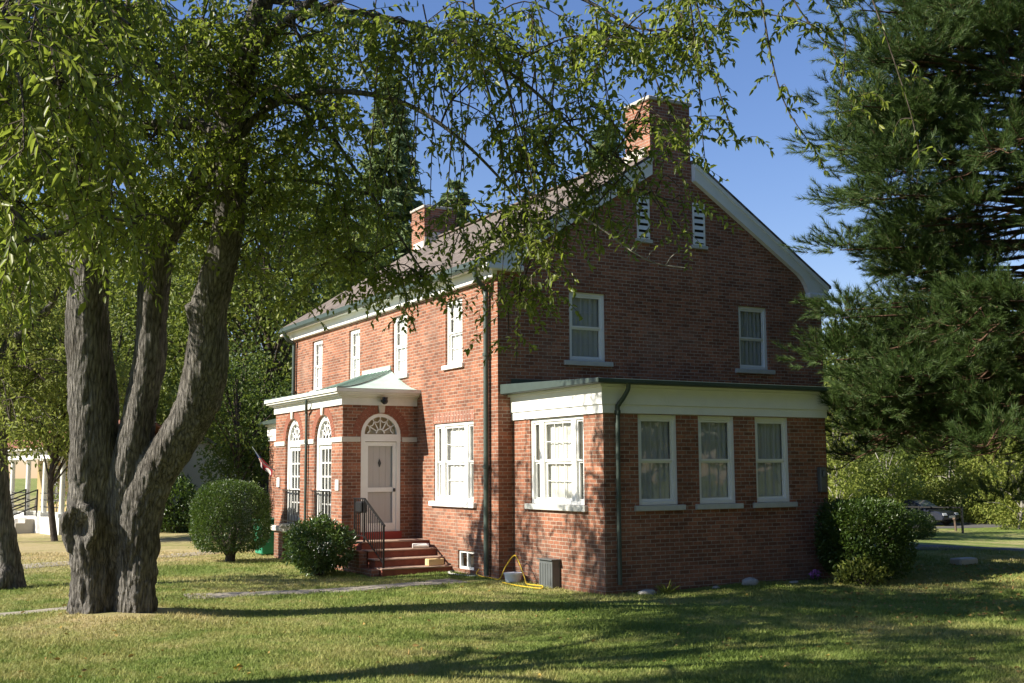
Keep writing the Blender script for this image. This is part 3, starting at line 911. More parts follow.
prism(bm, [(DM, n + .05, 2.22), (DM + .035, n + .05, 2.31), (DM, n + .05, 2.40), (DM - .035, n + .05, 2.31)], [(DM, n + .07, 2.22), (DM + .035, n + .07, 2.31), (DM, n + .07, 2.40), (DM - .035, n + .07, 2.31)])
fin(bm, "door_ornament", MIRON, door)
bm = bmesh.new(); abox(bm, 'y', n - .03, n + .02, b - .07, b - .03, 1.66, 1.74); fin(bm, "handle", MIRON, door, bevel=.008)
bm = bmesh.new(); web(bm, 'y', n + .04, DM, 2.985, DR - .095, .022); fin(bm, "fan_muntin", MW, door)
bm = bmesh.new(); half_disc(bm, 'y', n + .055, DM, 2.96, DR - .085); fin(bm, "fanlight_glass", MGLASS, door)
bm = bmesh.new(); abox(bm, 'y', n + .1, n + .105, DM - DR, DM + DR, 2.94, 2.96 + DR); fin(bm, "fanlight_backing", MFAN, door)  # flat tan sheet behind the fanlight glass
bm = bmesh.new(); abox(bm, 'y', P0 - .035, P0 + .115, DM - DR - .02, DM + DR + .02, .60, .768); fin(bm, "threshold", plain("red_threshold", (.30, .045, .035), .6, .15), door)
bm = bmesh.new(); K = 22
for k in range(K):
    t0, t1 = math.pi * (k + .06) / K, math.pi * (k + .94) / K; r = DR
    q = [(DM - (r + .006) * math.cos(t0), 2.965 + (r + .006) * math.sin(t0)), (DM - (r + .006) * math.cos(t1), 2.965 + (r + .006) * math.sin(t1)),
         (DM - (r + .2) * math.cos(t1), 2.965 + (r + .2) * math.sin(t1)), (DM - (r + .2) * math.cos(t0), 2.965 + (r + .2) * math.sin(t0))]
    prism(bm, [(u, P0 - .006, z) for u, z in q], [(u, P0 + .02, z) for u, z in q])
fin(bm, "brick_arch", plain("door_arch_brick", (.25, .095, .060), .85, .45, 14, .3, 50), house)
bm = bmesh.new()
prism(bm, [(DM - .06, P0 - .05, 3.455), (DM + .06, P0 - .05, 3.455), (DM + .08, P0 - .05, 3.618), (DM - .08, P0 - .05, 3.618)],
      [(DM - .06, P0 + .01, 3.455), (DM + .06, P0 + .01, 3.455), (DM + .08, P0 + .01, 3.618), (DM - .08, P0 + .01, 3.618)])
fin(bm, "keystone", MBELT, house)
bm = bmesh.new(); bmesh.ops.create_uvsphere(bm, u_segments=14, v_segments=10, radius=.075, matrix=Matrix.Translation((DM, P0 - .2, 3.71)))
box(bm, DM - .03, DM + .03, P0 - .15, P0 - .047, 3.69, 3.75); box(bm, DM - .05, DM + .05, P0 - .25, P0 - .17, 3.735, 3.80)
fin(bm, "porch_lamp", MIRON, house, smooth=True)

# front steps: brick-red risers, paler worn noses
bm = bmesh.new(); bt = bmesh.new()
SXL = -1.62
lev = [(.60, P0 - .002, 3.25), (.435, 3.25, 2.87), (.27, 2.87, 2.49), (.105, 2.49, 2.10)]
for k, (z, yb, yf) in enumerate(lev):
    box(bm, SXL, -.004, yf, yb, -.35, z - .03)
    box(bt, SXL - .02, -.004, yf - .025, yb, z - .03, z)
st = fin(bm, "front_steps", MSTEP, house)
fin(bt, "step_tread", MSTEPTOP, st, bevel=.008)
bm = bmesh.new(); box(bm, SXL - .20, SXL - .022, 2.2, P0 - .002, -.35, .08); box(bm, SXL - .20, SXL - .022, 2.9, P0 - .003, .08, .42)
fin(bm, "step_cheek", MB, st)
# iron handrail on the left of the steps
bm = bmesh.new(); hx = -1.55
def post(y, z0, z1, w=.035): box(bm, hx - w / 2, hx + w / 2, y - w / 2, y + w / 2, z0, z1)
post(2.2, -.06, .98); post(3.28, .60, 1.52); post(3.85, .60, 1.52)
bar(bm, (hx, 2.16, .98), (hx, 3.28, 1.53), .045, .03); bar(bm, (hx, 3.28, 1.53), (hx, 3.9, 1.53), .045, .03)
bar(bm, (hx, 2.2, .20), (hx, 3.28, .72), .025, .02); bar(bm, (hx, 3.28, .72), (hx, 3.85, .72), .025, .02)
for k in range(1, 9):
    y = 2.2 + 1.08 * k / 9; post(y, .2 + .52 * k / 9, .98 + .55 * k / 9, .016)
for k in range(1, 5): post(3.28 + .57 * k / 5, .72, 1.53, .016)
hr = fin(bm, "handrail", MIRON, house)
bm = bmesh.new(); box(bm, hx - .09, hx + .09, 3.30, 3.62, 1.22, 1.47)
fin(bm, "mailbox", MIRON, house, bevel=.03)

# ------------------------------------------------------------------ small things round the house
t = Tubes()
P = catmull([(.0, .85, .10), (-.12, .72, .02), (-.05, .35, -.03), (-.05, -.10, -.02), (.05, -.18, .22), (.10, -.42, .45), (.08, -.62, .40), (.05, -.92, .10), (.02, -1.05, -.02), (-.05, -1.3, -.02), (-.06, -1.65, -.01), (-.10, -1.85, .0), (-.2, -1.95, -.03), (-.3, -1.3, -.03), (-.25, -.6, -.03)], 6)
P[:, 2] = np.maximum(P[:, 2], G(P[:, 0], P[:, 1]) + .018)
t.add(P, .012, 6)
o = t.done("garden_hose", MYELLOW, loc=(0, -.5, -.05))
tag(o, "yellow garden hose looped over a white bucket at the foot of the brick wall", "hose")
bm = bmesh.new(); bmesh.ops.create_cone(bm, cap_ends=True, segments=24, radius1=.14, radius2=.17, depth=.18, matrix=Matrix.Translation((.08, -.42, .03)))
for r_ in [bmesh.ops.create_cone(bm, cap_ends=False, segments=24, radius1=.18, radius2=.18, depth=.03, matrix=Matrix.Translation((.08, -.42, .115)))]: pass
o = fin(bm, "bucket", MBUCKET, loc=(.08, -.42, -.05), smooth=False)
tag(o, "low white plastic bucket under the loop of yellow hose", "bucket")
bm = bmesh.new(); box(bm, .16, .34, -1.78, -1.32, -.15, .44); box(bm, .12, .343, -1.82, -1.28, .441, .465)
for k in range(5): box(bm, .15, .159, -1.72 + k * .09, -1.68 + k * .09, -.02, .38)
o = fin(bm, "metal_box", MBOX, loc=(.25, -1.55, -.05), bevel=.008)
tag(o, "dark grey metal box standing against the dappled sunroom wall", "metal box")
bm = bmesh.new(); bmesh.ops.create_cone(bm, cap_ends=True, segments=12, radius1=.05, radius2=.05, depth=.36, matrix=Matrix.Translation((-.35, 2.95, .49)) @ Matrix.Rotation(math.radians(90), 4, 'Y') @ Matrix.Rotation(.3, 4, 'X'))
o = fin(bm, "newspaper", MW, loc=(-.35, 2.95, .44), smooth=False); tag(o, "rolled white newspaper lying on the third red step", "newspaper")
bm = bmesh.new(); box(bm, -.52, -.15, 2.18, 2.36, .107, .25)
o = fin(bm, "stone_block", plain("tan_block", (.62, .46, .24), .8, .15, 8, .2), loc=(-.34, 2.27, .107), bevel=.01); tag(o, "pale tan block resting on the lowest red step", "block")

# flag on a short pole at the far porch corner
fl = thing("flag", (-1.82, 9.0, 1.75), "furled red, white and blue flag on a slanting pole beyond the porch", "flag")
t = Tubes(); t.add([(-1.1, 8.85, 1.72), (-1.95, 9.35, 2.35), (-2.15, 9.75, 2.80)], .014, 6); t.done("pole", MGUT, fl)
tf = NT("flag_cloth"); pp = tf.pos(); sx = tf.n("ShaderNodeSeparateXYZ", i0=pp)
wv = tf.n("ShaderNodeMath", {'operation': 'FRACT'}); tf.set(wv.inputs[0], tf.math('MULTIPLY', tf.math('ADD', sx.outputs[0], tf.math('MULTIPLY', sx.outputs[1], .6)), 7.0))
cst = tf.mix(tf.math('GREATER_THAN', wv.outputs[0], .5), c4((.22, .03, .035)), c4((.5, .47, .45)))
cfl = tf.mix(tf.math('GREATER_THAN', sx.outputs[2], 2.5), cst, c4((.03, .04, .16)))
MFLAG = tf.surf(tf.n("ShaderNodeBsdfDiffuse", Color=cfl))
V = []; F = []
n1, n2 = 12, 10
A0, A1 = np.array([-2.12, 9.7, 2.74]), np.array([-1.75, 9.22, 2.18])
for i in range(n1):
    f = i / (n1 - 1)
    for j in range(n2):
        g = j / (n2 - 1)
        p = A0 + (A1 - A0) * f + np.array([.10 * math.sin(f * 9 + g * 2) * g * .6 + .12 * g * (1 - f), .05 * math.cos(f * 11) * g - .1 * g * (1 - f), -g * (.36 - .1 * f)])
        V.append(p)
for i in range(n1 - 1):
    for j in range(n2 - 1): F.append((i * n2 + j, i * n2 + j + 1, (i + 1) * n2 + j + 1, (i + 1) * n2 + j))
np_mesh("flag_cloth", V, F, MFLAG, fl, smooth=True)

# green bin beside the porch
bx, by = -1.75, 9.55
bz = gz(bx, by)
gb = thing("garbage_bin", (bx, by, bz), "green plastic wheeled bin beside the porch pier", "bin")
MGREEN = plain("green_plastic", (.04, .28, .16), .4, .1)
bm = bmesh.new()
prism(bm, [(bx - .25, by - .28, bz + .03), (bx + .25, by - .28, bz + .03), (bx + .25, by + .28, bz + .03), (bx - .25, by + .28, bz + .03)],
      [(bx - .30, by - .34, bz + .88), (bx + .30, by - .34, bz + .88), (bx + .30, by + .34, bz + .88), (bx - .30, by + .34, bz + .88)])
fin(bm, "bin_body", MGREEN, gb, bevel=.03)
bm = bmesh.new(); box(bm, bx - .33, bx + .34, by - .37, by + .37, bz + .885, bz + .95); fin(bm, "lid", plain("dark_green_lid", (.02, .10, .06), .5), gb, bevel=.02)
bm = bmesh.new()
for s in (-1, 1): bmesh.ops.create_cone(bm, cap_ends=True, segments=14, radius1=.1, radius2=.1, depth=.05, matrix=Matrix.Translation((bx + .22, by + s * .31, bz + .1)) @ Matrix.Rotation(math.pi / 2, 4, 'X'))
fin(bm, "wheel", MIRON, gb)
#PART2
# ------------------------------------------------------------------ foliage materials
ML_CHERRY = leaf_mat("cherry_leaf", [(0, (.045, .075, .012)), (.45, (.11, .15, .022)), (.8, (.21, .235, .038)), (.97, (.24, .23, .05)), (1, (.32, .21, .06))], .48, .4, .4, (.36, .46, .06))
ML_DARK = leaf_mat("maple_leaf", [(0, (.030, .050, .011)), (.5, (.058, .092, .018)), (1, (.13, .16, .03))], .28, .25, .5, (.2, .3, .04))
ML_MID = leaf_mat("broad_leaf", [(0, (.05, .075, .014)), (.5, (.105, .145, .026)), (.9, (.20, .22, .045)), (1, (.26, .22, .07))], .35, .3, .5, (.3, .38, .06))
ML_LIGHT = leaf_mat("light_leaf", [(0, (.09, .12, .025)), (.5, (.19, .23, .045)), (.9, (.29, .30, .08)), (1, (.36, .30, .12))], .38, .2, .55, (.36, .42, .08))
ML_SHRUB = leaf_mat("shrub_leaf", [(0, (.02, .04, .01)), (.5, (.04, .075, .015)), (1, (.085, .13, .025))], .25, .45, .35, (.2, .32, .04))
ML_RHODO = leaf_mat("glossy_leaf", [(0, (.03, .06, .014)), (.5, (.06, .11, .025)), (1, (.12, .18, .05))], .25, .6, .3, (.22, .34, .05))
ML_PINE = leaf_mat("pine_needle", [(0, (.026, .050, .014)), (.5, (.052, .092, .024)), (.9, (.10, .145, .036)), (1, (.16, .18, .05))], .18, .25, .5, (.12, .2, .04))
ML_FIR = leaf_mat("fir_needle", [(0, (.07, .11, .06)), (.5, (.14, .20, .10)), (1, (.24, .29, .14))], .35, .2, .5, (.3, .4, .16))
MBARK = bark_mat("cherry_bark", (.015, .0135, .012), (.34, .32, .29), 16, 2.4, 1.7)
MTWIG = bark_mat("twig_bark", (.035, .028, .022), (.13, .11, .09), 14, 5, .4)
MBARKP = bark_mat("pine_bark", (.05, .028, .018), (.20, .12, .08), 10, 2, .8)
MBARKG = bark_mat("pale_bark", (.16, .15, .13), (.42, .40, .36), 8, 2, .5)

# ------------------------------------------------------------------ the old cherry: fused stems, remeshed into one trunk
def stem_tubes(T, spec, k=22, seg=7, seed=0):
    P = np.array([at(px, py, d) for px, py, d, r in spec]); R = np.array([r * .92 for *_, r in spec])
    C = catmull(np.concatenate([P, R[:, None]], 1), seg)
    ph = RNG.uniform(0, 6.28, 4)
    def wob(Q, th):
        z = Q[:, 2:3]
        return 1 + .05 * np.sin(3 * th + ph[0] + z * .7) + .035 * np.sin(5 * th + ph[1] - z * 1.1) + .04 * np.sin(z * 3.1 + ph[2] + th)
    T.add(C[:, :3], C[:, 3], k, wob)
    return C

class Solid(Tubes):                   # tubes with closed ends, for the voxel remesh
    def add(s, P, R, k=12, wob=None):
        n0 = s.n; m = len(P)
        super().add(P, R, k, wob)
        j = np.arange(k)
        c0, c1 = n0 + m * k, n0 + m * k + 1
        s.cap = getattr(s, 'cap', [])
        s.cap.append(np.stack([np.full(k, c0), n0 + (j + 1) % k, n0 + j], -1))
        s.cap.append(np.stack([np.full(k, c1), n0 + (m - 1) * k + j, n0 + (m - 1) * k + (j + 1) % k], -1))
    def solid(s):
        bm = bmesh.new(); V = np.concatenate(s.V)
        vs = [bm.verts.new(v) for v in V]
        for f in np.concatenate(s.F): bm.faces.new([vs[i] for i in f])
        for f in np.concatenate(s.cap): bm.faces.new([vs[i] for i in f])
        return bm

def remesh_trunk(bm, voxel, disp, name, mat, parent, holes=()):
    me = bpy.data.meshes.new(name); bm.to_mesh(me); bm.free()
    ob = bpy.data.objects.new("tmp", me); COL.objects.link(ob)
    md = ob.modifiers.new("r", 'REMESH'); md.mode = 'VOXEL'; md.voxel_size = voxel
    ms = ob.modifiers.new("s", 'SMOOTH'); ms.iterations = 4; ms.factor = .5
    dg = bpy.context.evaluated_depsgraph_get()
    me2 = bpy.data.meshes.new_from_object(ob.evaluated_get(dg))
    bpy.data.objects.remove(ob); bpy.data.meshes.remove(me)
    n = len(me2.vertices)
    co = np.empty(n * 3, np.float32); me2.vertices.foreach_get('co', co); co = co.reshape(-1, 3)
    no = np.empty(n * 3, np.float32); me2.vertices.foreach_get('normal', no); no = no.reshape(-1, 3)
    d = np.empty(n)
    for i in range(n):
        x, y, z = co[i]
        a = noise.noise((x * 10, y * 10, z * 2.4)); b = noise.noise((x * 24 + 5, y * 24, z * 7)); c = noise.noise((x * 1.7, y * 1.7, z * 1.3 + 9))
        h2 = math.exp(-((z - .2) / 1.2) ** 2)
        d[i] = disp * (abs(a) * 1.5 + abs(b) * .7 - .6) * (.48 + .60 * h2) + .04 * c
    for (hc, ha, hd) in holes:                         # a healed hollow: push the middle in
        q = (co - np.array(hc)) / np.array(ha)
        d -= hd * np.exp(-(q ** 2).sum(1) * 1.4)
    co = co + no * d[:, None]
    me2.vertices.foreach_set('co', co.astype(np.float32).ravel())
    me2.polygons.foreach_set('use_smooth', np.ones(len(me2.polygons), bool))
    me2.update()
    me2.materials.clear()
    return link_mesh(name, me2, mat, parent)

def grow(tree, limbs, clumps, leaf_m, twig_m, leaf_len=(.08, .125), leaf_ratio=.46, droop=.42, twig_len=(.45, 1.0), per_twig=15, spread=1.0, name_leaf="crown", seed=1):
    """branches run from the nearest limb to each clump, fork through it and end in leafy twigs"""
    rs = np.random.default_rng(seed)
    nodes = np.concatenate([l[:, :4] for l in limbs])
    BR = Tubes(); LP = []; LD = []
    for (c, rad, ntw) in clumps:
        c = np.array(c); rad = np.array(rad)
        dist = np.linalg.norm(nodes[:, :3] - c, axis=1) + np.maximum(0, nodes[:, 2] - c[2] - 3) * .5
        k = int(np.argmin(dist)); a = nodes[k, :3]; r0 = min(nodes[k, 3] * .6, .018 + .012 * dist[k])
        mid = (a + c) / 2 + np.array([0, 0, .12 * dist[k]]) + rs.normal(size=3) * .12 * dist[k] * .5
        path = catmull([a, mid, c], 6)
        BR.add(path, np.linspace(r0, .014, len(path)), 6)
        nb = max(4, int(ntw / 9))
        roots = []
        for b in range(nb):
            u = rs.normal(size=3); u /= np.linalg.norm(u)
            st = path[rs.integers(len(path) // 2, len(path))]
            e = c + u * rad * rs.uniform(.6, 1.05)
            m = (st + e) / 2 + np.array([0, 0, .18 * np.linalg.norm(e - st)]) + rs.normal(size=3) * .08
            e = e - np.array([0, 0, .15 * droop])
            sp = catmull([st, m, e], 5)
            BR.add(sp, np.linspace(.013, .005, len(sp)), 4)
            roots.append(sp)
        for t in range(ntw):
            sp = roots[rs.integers(nb)]
            f = rs.uniform(.25, 1.0) ** .7
            p0 = sp[min(len(sp) - 1, int(f * len(sp)))]
            h = rs.normal(size=3); h[2] *= .35; h /= np.linalg.norm(h)
            d = h * spread + np.array([0, 0, -droop]) * rs.uniform(.2, 1.5); d /= np.linalg.norm(d)
            L = rs.uniform(*twig_len); K = 5
            pts = [p0]
            dd = d.copy()
            for q in range(K):
                dd = dd + np.array([0, 0, -.22 * droop]) + rs.normal(size=3) * .10; dd /= np.linalg.norm(dd)
                pts.append(pts[-1] + dd * L / K)
            pts = np.array(pts)
            BR.add(pts, np.linspace(.0055, .0025, K + 1), 3)
            n = max(4, int(per_twig * L / .75 * rs.uniform(.7, 1.3)))
            ff = np.linspace(.12, 1, n) * K
            ii = np.minimum(ff.astype(int), K - 1); fr = (ff - ii)[:, None]
            lp = pts[ii] * (1 - fr) + pts[ii + 1] * fr
            td = pts[ii + 1] - pts[ii]; td /= (np.linalg.norm(td, axis=1, keepdims=True) + 1e-9)
            side = np.cross(td, rs.normal(size=3)); side /= (np.linalg.norm(side, axis=1, keepdims=True) + 1e-9)
            side *= np.where(np.arange(n) % 2 == 0, 1, -1)[:, None]
            ld = td * .5 + side * .85 + np.array([0, 0, -.5 * droop - .12]) + rs.normal(size=(n, 3)) * .38
            LP.append(lp); LD.append(ld)
    LP = np.concatenate(LP); LD = np.concatenate(LD)
    BR.done("branches", twig_m, tree)
    L = rs.uniform(*leaf_len, size=len(LP))
    leaf_mesh(name_leaf, LP, LD, L, L * leaf_ratio * rs.uniform(.85, 1.2, size=len(LP)), leaf_m, tree)
    return len(LP)

def clump(px, py, d, rr, rv, rd, n):
    n = int(n * 1.45)
    c = at(px, py, d)
    rad = np.abs(VR) * rr + np.abs(VF) * rd; rad[2] = rv
    return (c, np.maximum(rad, .3), n)

tb = ground_at(115, 614)
cherry = thing("cherry_tree", tuple(tb), "large old cherry tree with three thick grey stems rising from one fused knotty base", "tree")
T = Solid()
D0 = 16.95
A = stem_tubes(T, [(93, 645, D0, .37), (92, 612, D0, .345), (92, 575, D0, .325), (92, 535, D0, .345), (92, 500, D0, .37), (93, 440, D0, .37), (91, 380, D0, .37), (88, 330, D0, .34), (88, 280, D0 - .1, .32), (84, 230, D0 - .2, .30), (78, 170, D0 - .4, .26), (70, 100, D0 - .7, .21), (60, 20, D0 - 1, .16), (52, -60, D0 - 1.3, .11)])
B = stem_tubes(T, [(116, 645, D0 + .12, .27), (116, 605, D0 + .12, .27), (117, 570, D0 + .15, .26), (124, 520, D0 + .1, .31), (130, 470, D0, .30), (140, 420, D0, .275), (147, 370, D0, .255), (152, 320, D0, .255), (157, 270, D0, .245), (163, 235, D0, .24), (186, 204, D0, .22), (208, 165, D0 - .1, .17), (228, 110, D0 - .2, .12), (236, 40, D0 - .2, .08)])
Cc = stem_tubes(T, [(139, 645, D0, .35), (138, 612, D0, .32), (138, 570, D0, .31), (139, 520, D0, .345), (154, 480, D0 - .05, .345), (177, 440, D0 - .1, .33), (196, 400, D0 - .2, .325), (206, 360, D0 - .3, .335), (208, 320, D0 - .4, .30), (215, 280, D0 - .5, .275), (225, 240, D0 - .6, .255), (231, 190, D0 - .8, .245), (234, 140, D0 - 1, .235), (239, 90, D0 - 1.2, .21), (251, 40, D0 - 1.4, .18), (268, -10, D0 - 1.6, .155), (292, -80, D0 - 1.9, .11)])
B2 = stem_tubes(T, [(157, 275, D0, .20), (148, 235, D0 + .1, .19), (136, 195, D0 + .2, .16), (118, 150, D0 + .3, .12), (100, 90, D0 + .4, .08)], 14)
C2 = stem_tubes(T, [(226, 112, D0 - 1, .17), (196, 92, D0 - .9, .15), (162, 74, D0 - .8, .13), (120, 52, D0 - .7, .10), (70, 20, D0 - .6, .06)], 14)
C3 = stem_tubes(T, [(226, 140, D0 - .9, .14), (200, 126, D0 - .6, .12), (164, 123, D0 - .3, .10), (128, 128, D0 - .1, .085), (95, 118, D0, .06)], 12)
stem_tubes(T, [(208, 345, D0 - .35, .17), (198, 322, D0 - .5, .15), (194, 303, D0 - .55, .14)], 14)
stem_tubes(T, [(72, 552, D0 - .18, .07), (66, 535, D0 - .22, .085), (69, 514, D0 - .28, .09), (80, 507, D0 - .32, .085), (91, 513, D0 - .34, .08), (94, 530, D0 - .34, .08), (88, 547, D0 - .30, .07)], 12)
hole = at(81, 530, D0 - .36)
trunk = remesh_trunk(T.solid(), .024, .05, "trunk", MBARK, cherry, holes=[(hole, (.09, .12, .16), .14)])

def limb(*spec):
    P = np.array([at(px, py, d) for px, py, d, r in spec]); R = np.array([r * (.5 if r < .125 else .62) for *_, r in spec])
    return catmull(np.concatenate([P, R[:, None]], 1), 8)
LT = Tubes()
limbs = [
    limb((245, 60, 15.6, .13), (300, 10, 15.0, .11), (380, -45, 14.6, .095), (500, -75, 14.2, .08), (640, -90, 13.6, .06), (760, -80, 13.0, .04)),
    limb((234, 150, 15.9, .12), (262, 112, 15.7, .10), (320, 92, 15.5, .085), (395, 100, 15.4, .07), (455, 135, 15.4, .05), (510, 190, 15.5, .035), (545, 240, 15.6, .02)),
    limb((262, 100, 15.7, .07), (310, 110, 16, .06), (352, 165, 16.3, .05), (392, 225, 16.5, .04), (425, 275, 16.6, .022)),
    limb((268, 0, 15.4, .10), (340, 10, 15.2, .09), (430, 30, 15.0, .07), (520, 80, 14.9, .05), (585, 140, 14.9, .035), (640, 190, 15, .018)),
    limb((300, 20, 15.2, .08), (420, -30, 14.8, .07), (560, -10, 14.5, .055), (650, 40, 14.4, .03)),
    limb((70, 100, 16.2, .13), (30, 60, 15.4, .11), (-30, 20, 14.4, .09), (-120, -20, 13.4, .06)),
    limb((84, 190, 16.6, .10), (50, 150, 16, .08), (10, 140, 15.2, .06), (-50, 160, 14.4, .04)),
    limb((240, 200, 16.2, .08), (275, 180, 16.6, .06), (330, 185, 17.2, .05), (390, 200, 17.6, .03)),
]
for l in limbs: LT.add(l[:, :3], l[:, 3], 8)
LT.done("limb", MBARK, cherry)
# a bare grey twig reaching across the gable
DT = Tubes()
dead = catmull([at(*q) for q in ((520, 190, 15.2), (560, 205, 15), (600, 228, 14.9), (630, 250, 14.8), (655, 263, 14.8), (685, 268, 14.8))], 6)
DT.add(dead, np.linspace(.018, .007, len(dead)), 5)
for f in (.35, .5, .62, .74, .85):
    p = dead[int(f * len(dead))]; DT.add([p, p + VU * .10 + VR * .06, p + VU * .19 + VR * .16], [.008, .006, .004], 4)
DT.done("dead_branch", MBARKG, cherry)
CL = [
    clump(25, 70, 14.0, 1.3, 1.0, 1.3, 105), clump(110, 30, 15.2, 1.3, 1.0, 1.4, 105), clump(190, 50, 15.5, 1.1, 1.0, 1.4, 85), clump(60, 150, 14.6, 1.2, .9, 1.3, 95),
    clump(150, 140, 16.4, 1.2, .8, 1.2, 75), clump(30, 215, 13.6, .9, .7, 1.0, 55), clump(110, 195, 15.8, .9, .55, 1.0, 55), clump(185, 205, 16.2, .9, .35, .8, 34),
    clump(255, 95, 15.2, 1.0, .8, 1.2, 70), clump(300, 40, 15.0, 1.2, .8, 1.3, 80), clump(300, 150, 16.0, 1.1, .7, 1.1, 75), clump(265, 215, 16.8, .9, .6, 1.0, 55),
    clump(345, 215, 17.3, 1.0, .7, .9, 60), clump(390, 20, 14.8, 1.1, .5, 1.2, 50), clump(420, 280, 16.6, .55, .5, .5, 26), clump(360, 265, 16.8, .5, .45, .5, 20),
    clump(455, 95, 15.2, 1.2, .9, 1.0, 27), clump(480, 15, 14.6, 1.1, .5, 1.1, 33), clump(530, 55, 14.4, 1.1, .7, 1.1, 40), clump(520, 170, 15.4, 1.0, .9, 1.0, 34),
    clump(570, 120, 14.9, .9, .7, 1.0, 34), clump(610, 50, 14.4, 1.0, .7, 1.0, 38), clump(540, 215, 15.5, .8, .6, .8, 26), clump(628, 165, 15.0, .6, .4, .6, 16),
    clump(518, 305, 15.6, .45, .6, .6, 18), clump(596, 205, 15.2, .4, .35, .4, 9), clump(490, 240, 15.8, .9, .8, .8, 27), clump(650, 30, 14.2, .8, .5, .8, 26), clump(650, 120, 14.4, .5, .5, .5, 11),
    clump(700, 50, 13.8, .45, .6, .5, 14), clump(655, 195, 14.9, .3, .3, .3, 5),
    clump(60, 110, 18.0, 1.4, 1.0, 1.0, 70), clump(150, 60, 18.2, 1.4, 1.0, 1.0, 70), clump(215, 130, 18.0, 1.2, 1.0, 1.0, 60), clump(20, 180, 17.5, 1.2, 1.0, 1.0, 60), clump(320, 90, 17.0, 1.2, .9, 1.0, 60), clump(260, 40, 17.5, 1.3, .8, 1.0, 60), clump(110, 240, 18.2, 1.2, .5, .8, 40), clump(250, 270, 18.0, .9, .7, .8, 45),
    # the part of the crown above the picture
    clump(60, -90, 14.5, 1.6, 1.0, 1.6, 40), clump(220, -110, 14.6, 1.6, 1.0, 1.6, 40), clump(390, -100, 14.2, 1.6, .9, 1.5, 35), clump(560, -90, 13.8, 1.5, .8, 1.4, 30), clump(720, -90, 13.2, 1.2, .7, 1.2, 22),
    clump(-60, 40, 13.2, 1.5, 1.1, 1.4, 24), clump(-110, 160, 13.4, 1.3, 1.1, 1.3, 20), clump(140, -220, 15.5, 1.8, 1.0, 1.6, 30), clump(320, -230, 15.0, 1.8, 1.0, 1.6, 27),
]
ncl = grow(cherry, [A, B, Cc, B2, C2, C3] + limbs, CL, ML_CHERRY, MTWIG, seed=3)

def strands(tree, specs, leaf_m, twig_m, seed, leaf_len=(.07, .11), name="hanging_twigs"):
    """long drooping shoots, leaves and short side shoots along them"""
    rs = np.random.default_rng(seed)
    S = Tubes(); LP = []; LD = []
    for pts, dens, sub in specs:
        P = catmull([at(*q) for q in pts], 8)
        S.add(P, np.linspace(.012, .004, len(P)), 5)
        def along(Q, n):
            ff = np.sort(rs.uniform(.05, 1, n)) * (len(Q) - 1)
            ii = np.minimum(ff.astype(int), len(Q) - 2); fr = (ff - ii)[:, None]
            lp = Q[ii] * (1 - fr) + Q[ii + 1] * fr
            td = unit(Q[ii + 1] - Q[ii])
            LP.append(lp); LD.append(td * .5 + rs.normal(size=(n, 3)) * .5 + np.array([0, 0, -.55]))
        ln = np.linalg.norm(np.diff(P, axis=0), axis=1).sum()
        along(P, int(ln * dens))
        for k in range(sub):
            i = rs.integers(3, len(P) - 1); p = P[i]
            h = VR * rs.normal() + VF * rs.normal(); h = h / np.linalg.norm(h)
            L = rs.uniform(.25, .6)
            Q = catmull([p, p + h * L * .5 + np.array([0, 0, .02]), p + h * L * .85 + np.array([0, 0, -.3 * L])], 4)
            S.add(Q, np.linspace(.005, .003, len(Q)), 3); along(Q, int(L * dens * 1.5))
    S.done("drooping_shoots", twig_m, tree)
    LP = np.concatenate(LP); LD = np.concatenate(LD); L = rs.uniform(*leaf_len, size=len(LP))
    leaf_mesh(name, LP, LD, L, L * .36, leaf_m, tree)
rsx = np.random.default_rng(55)
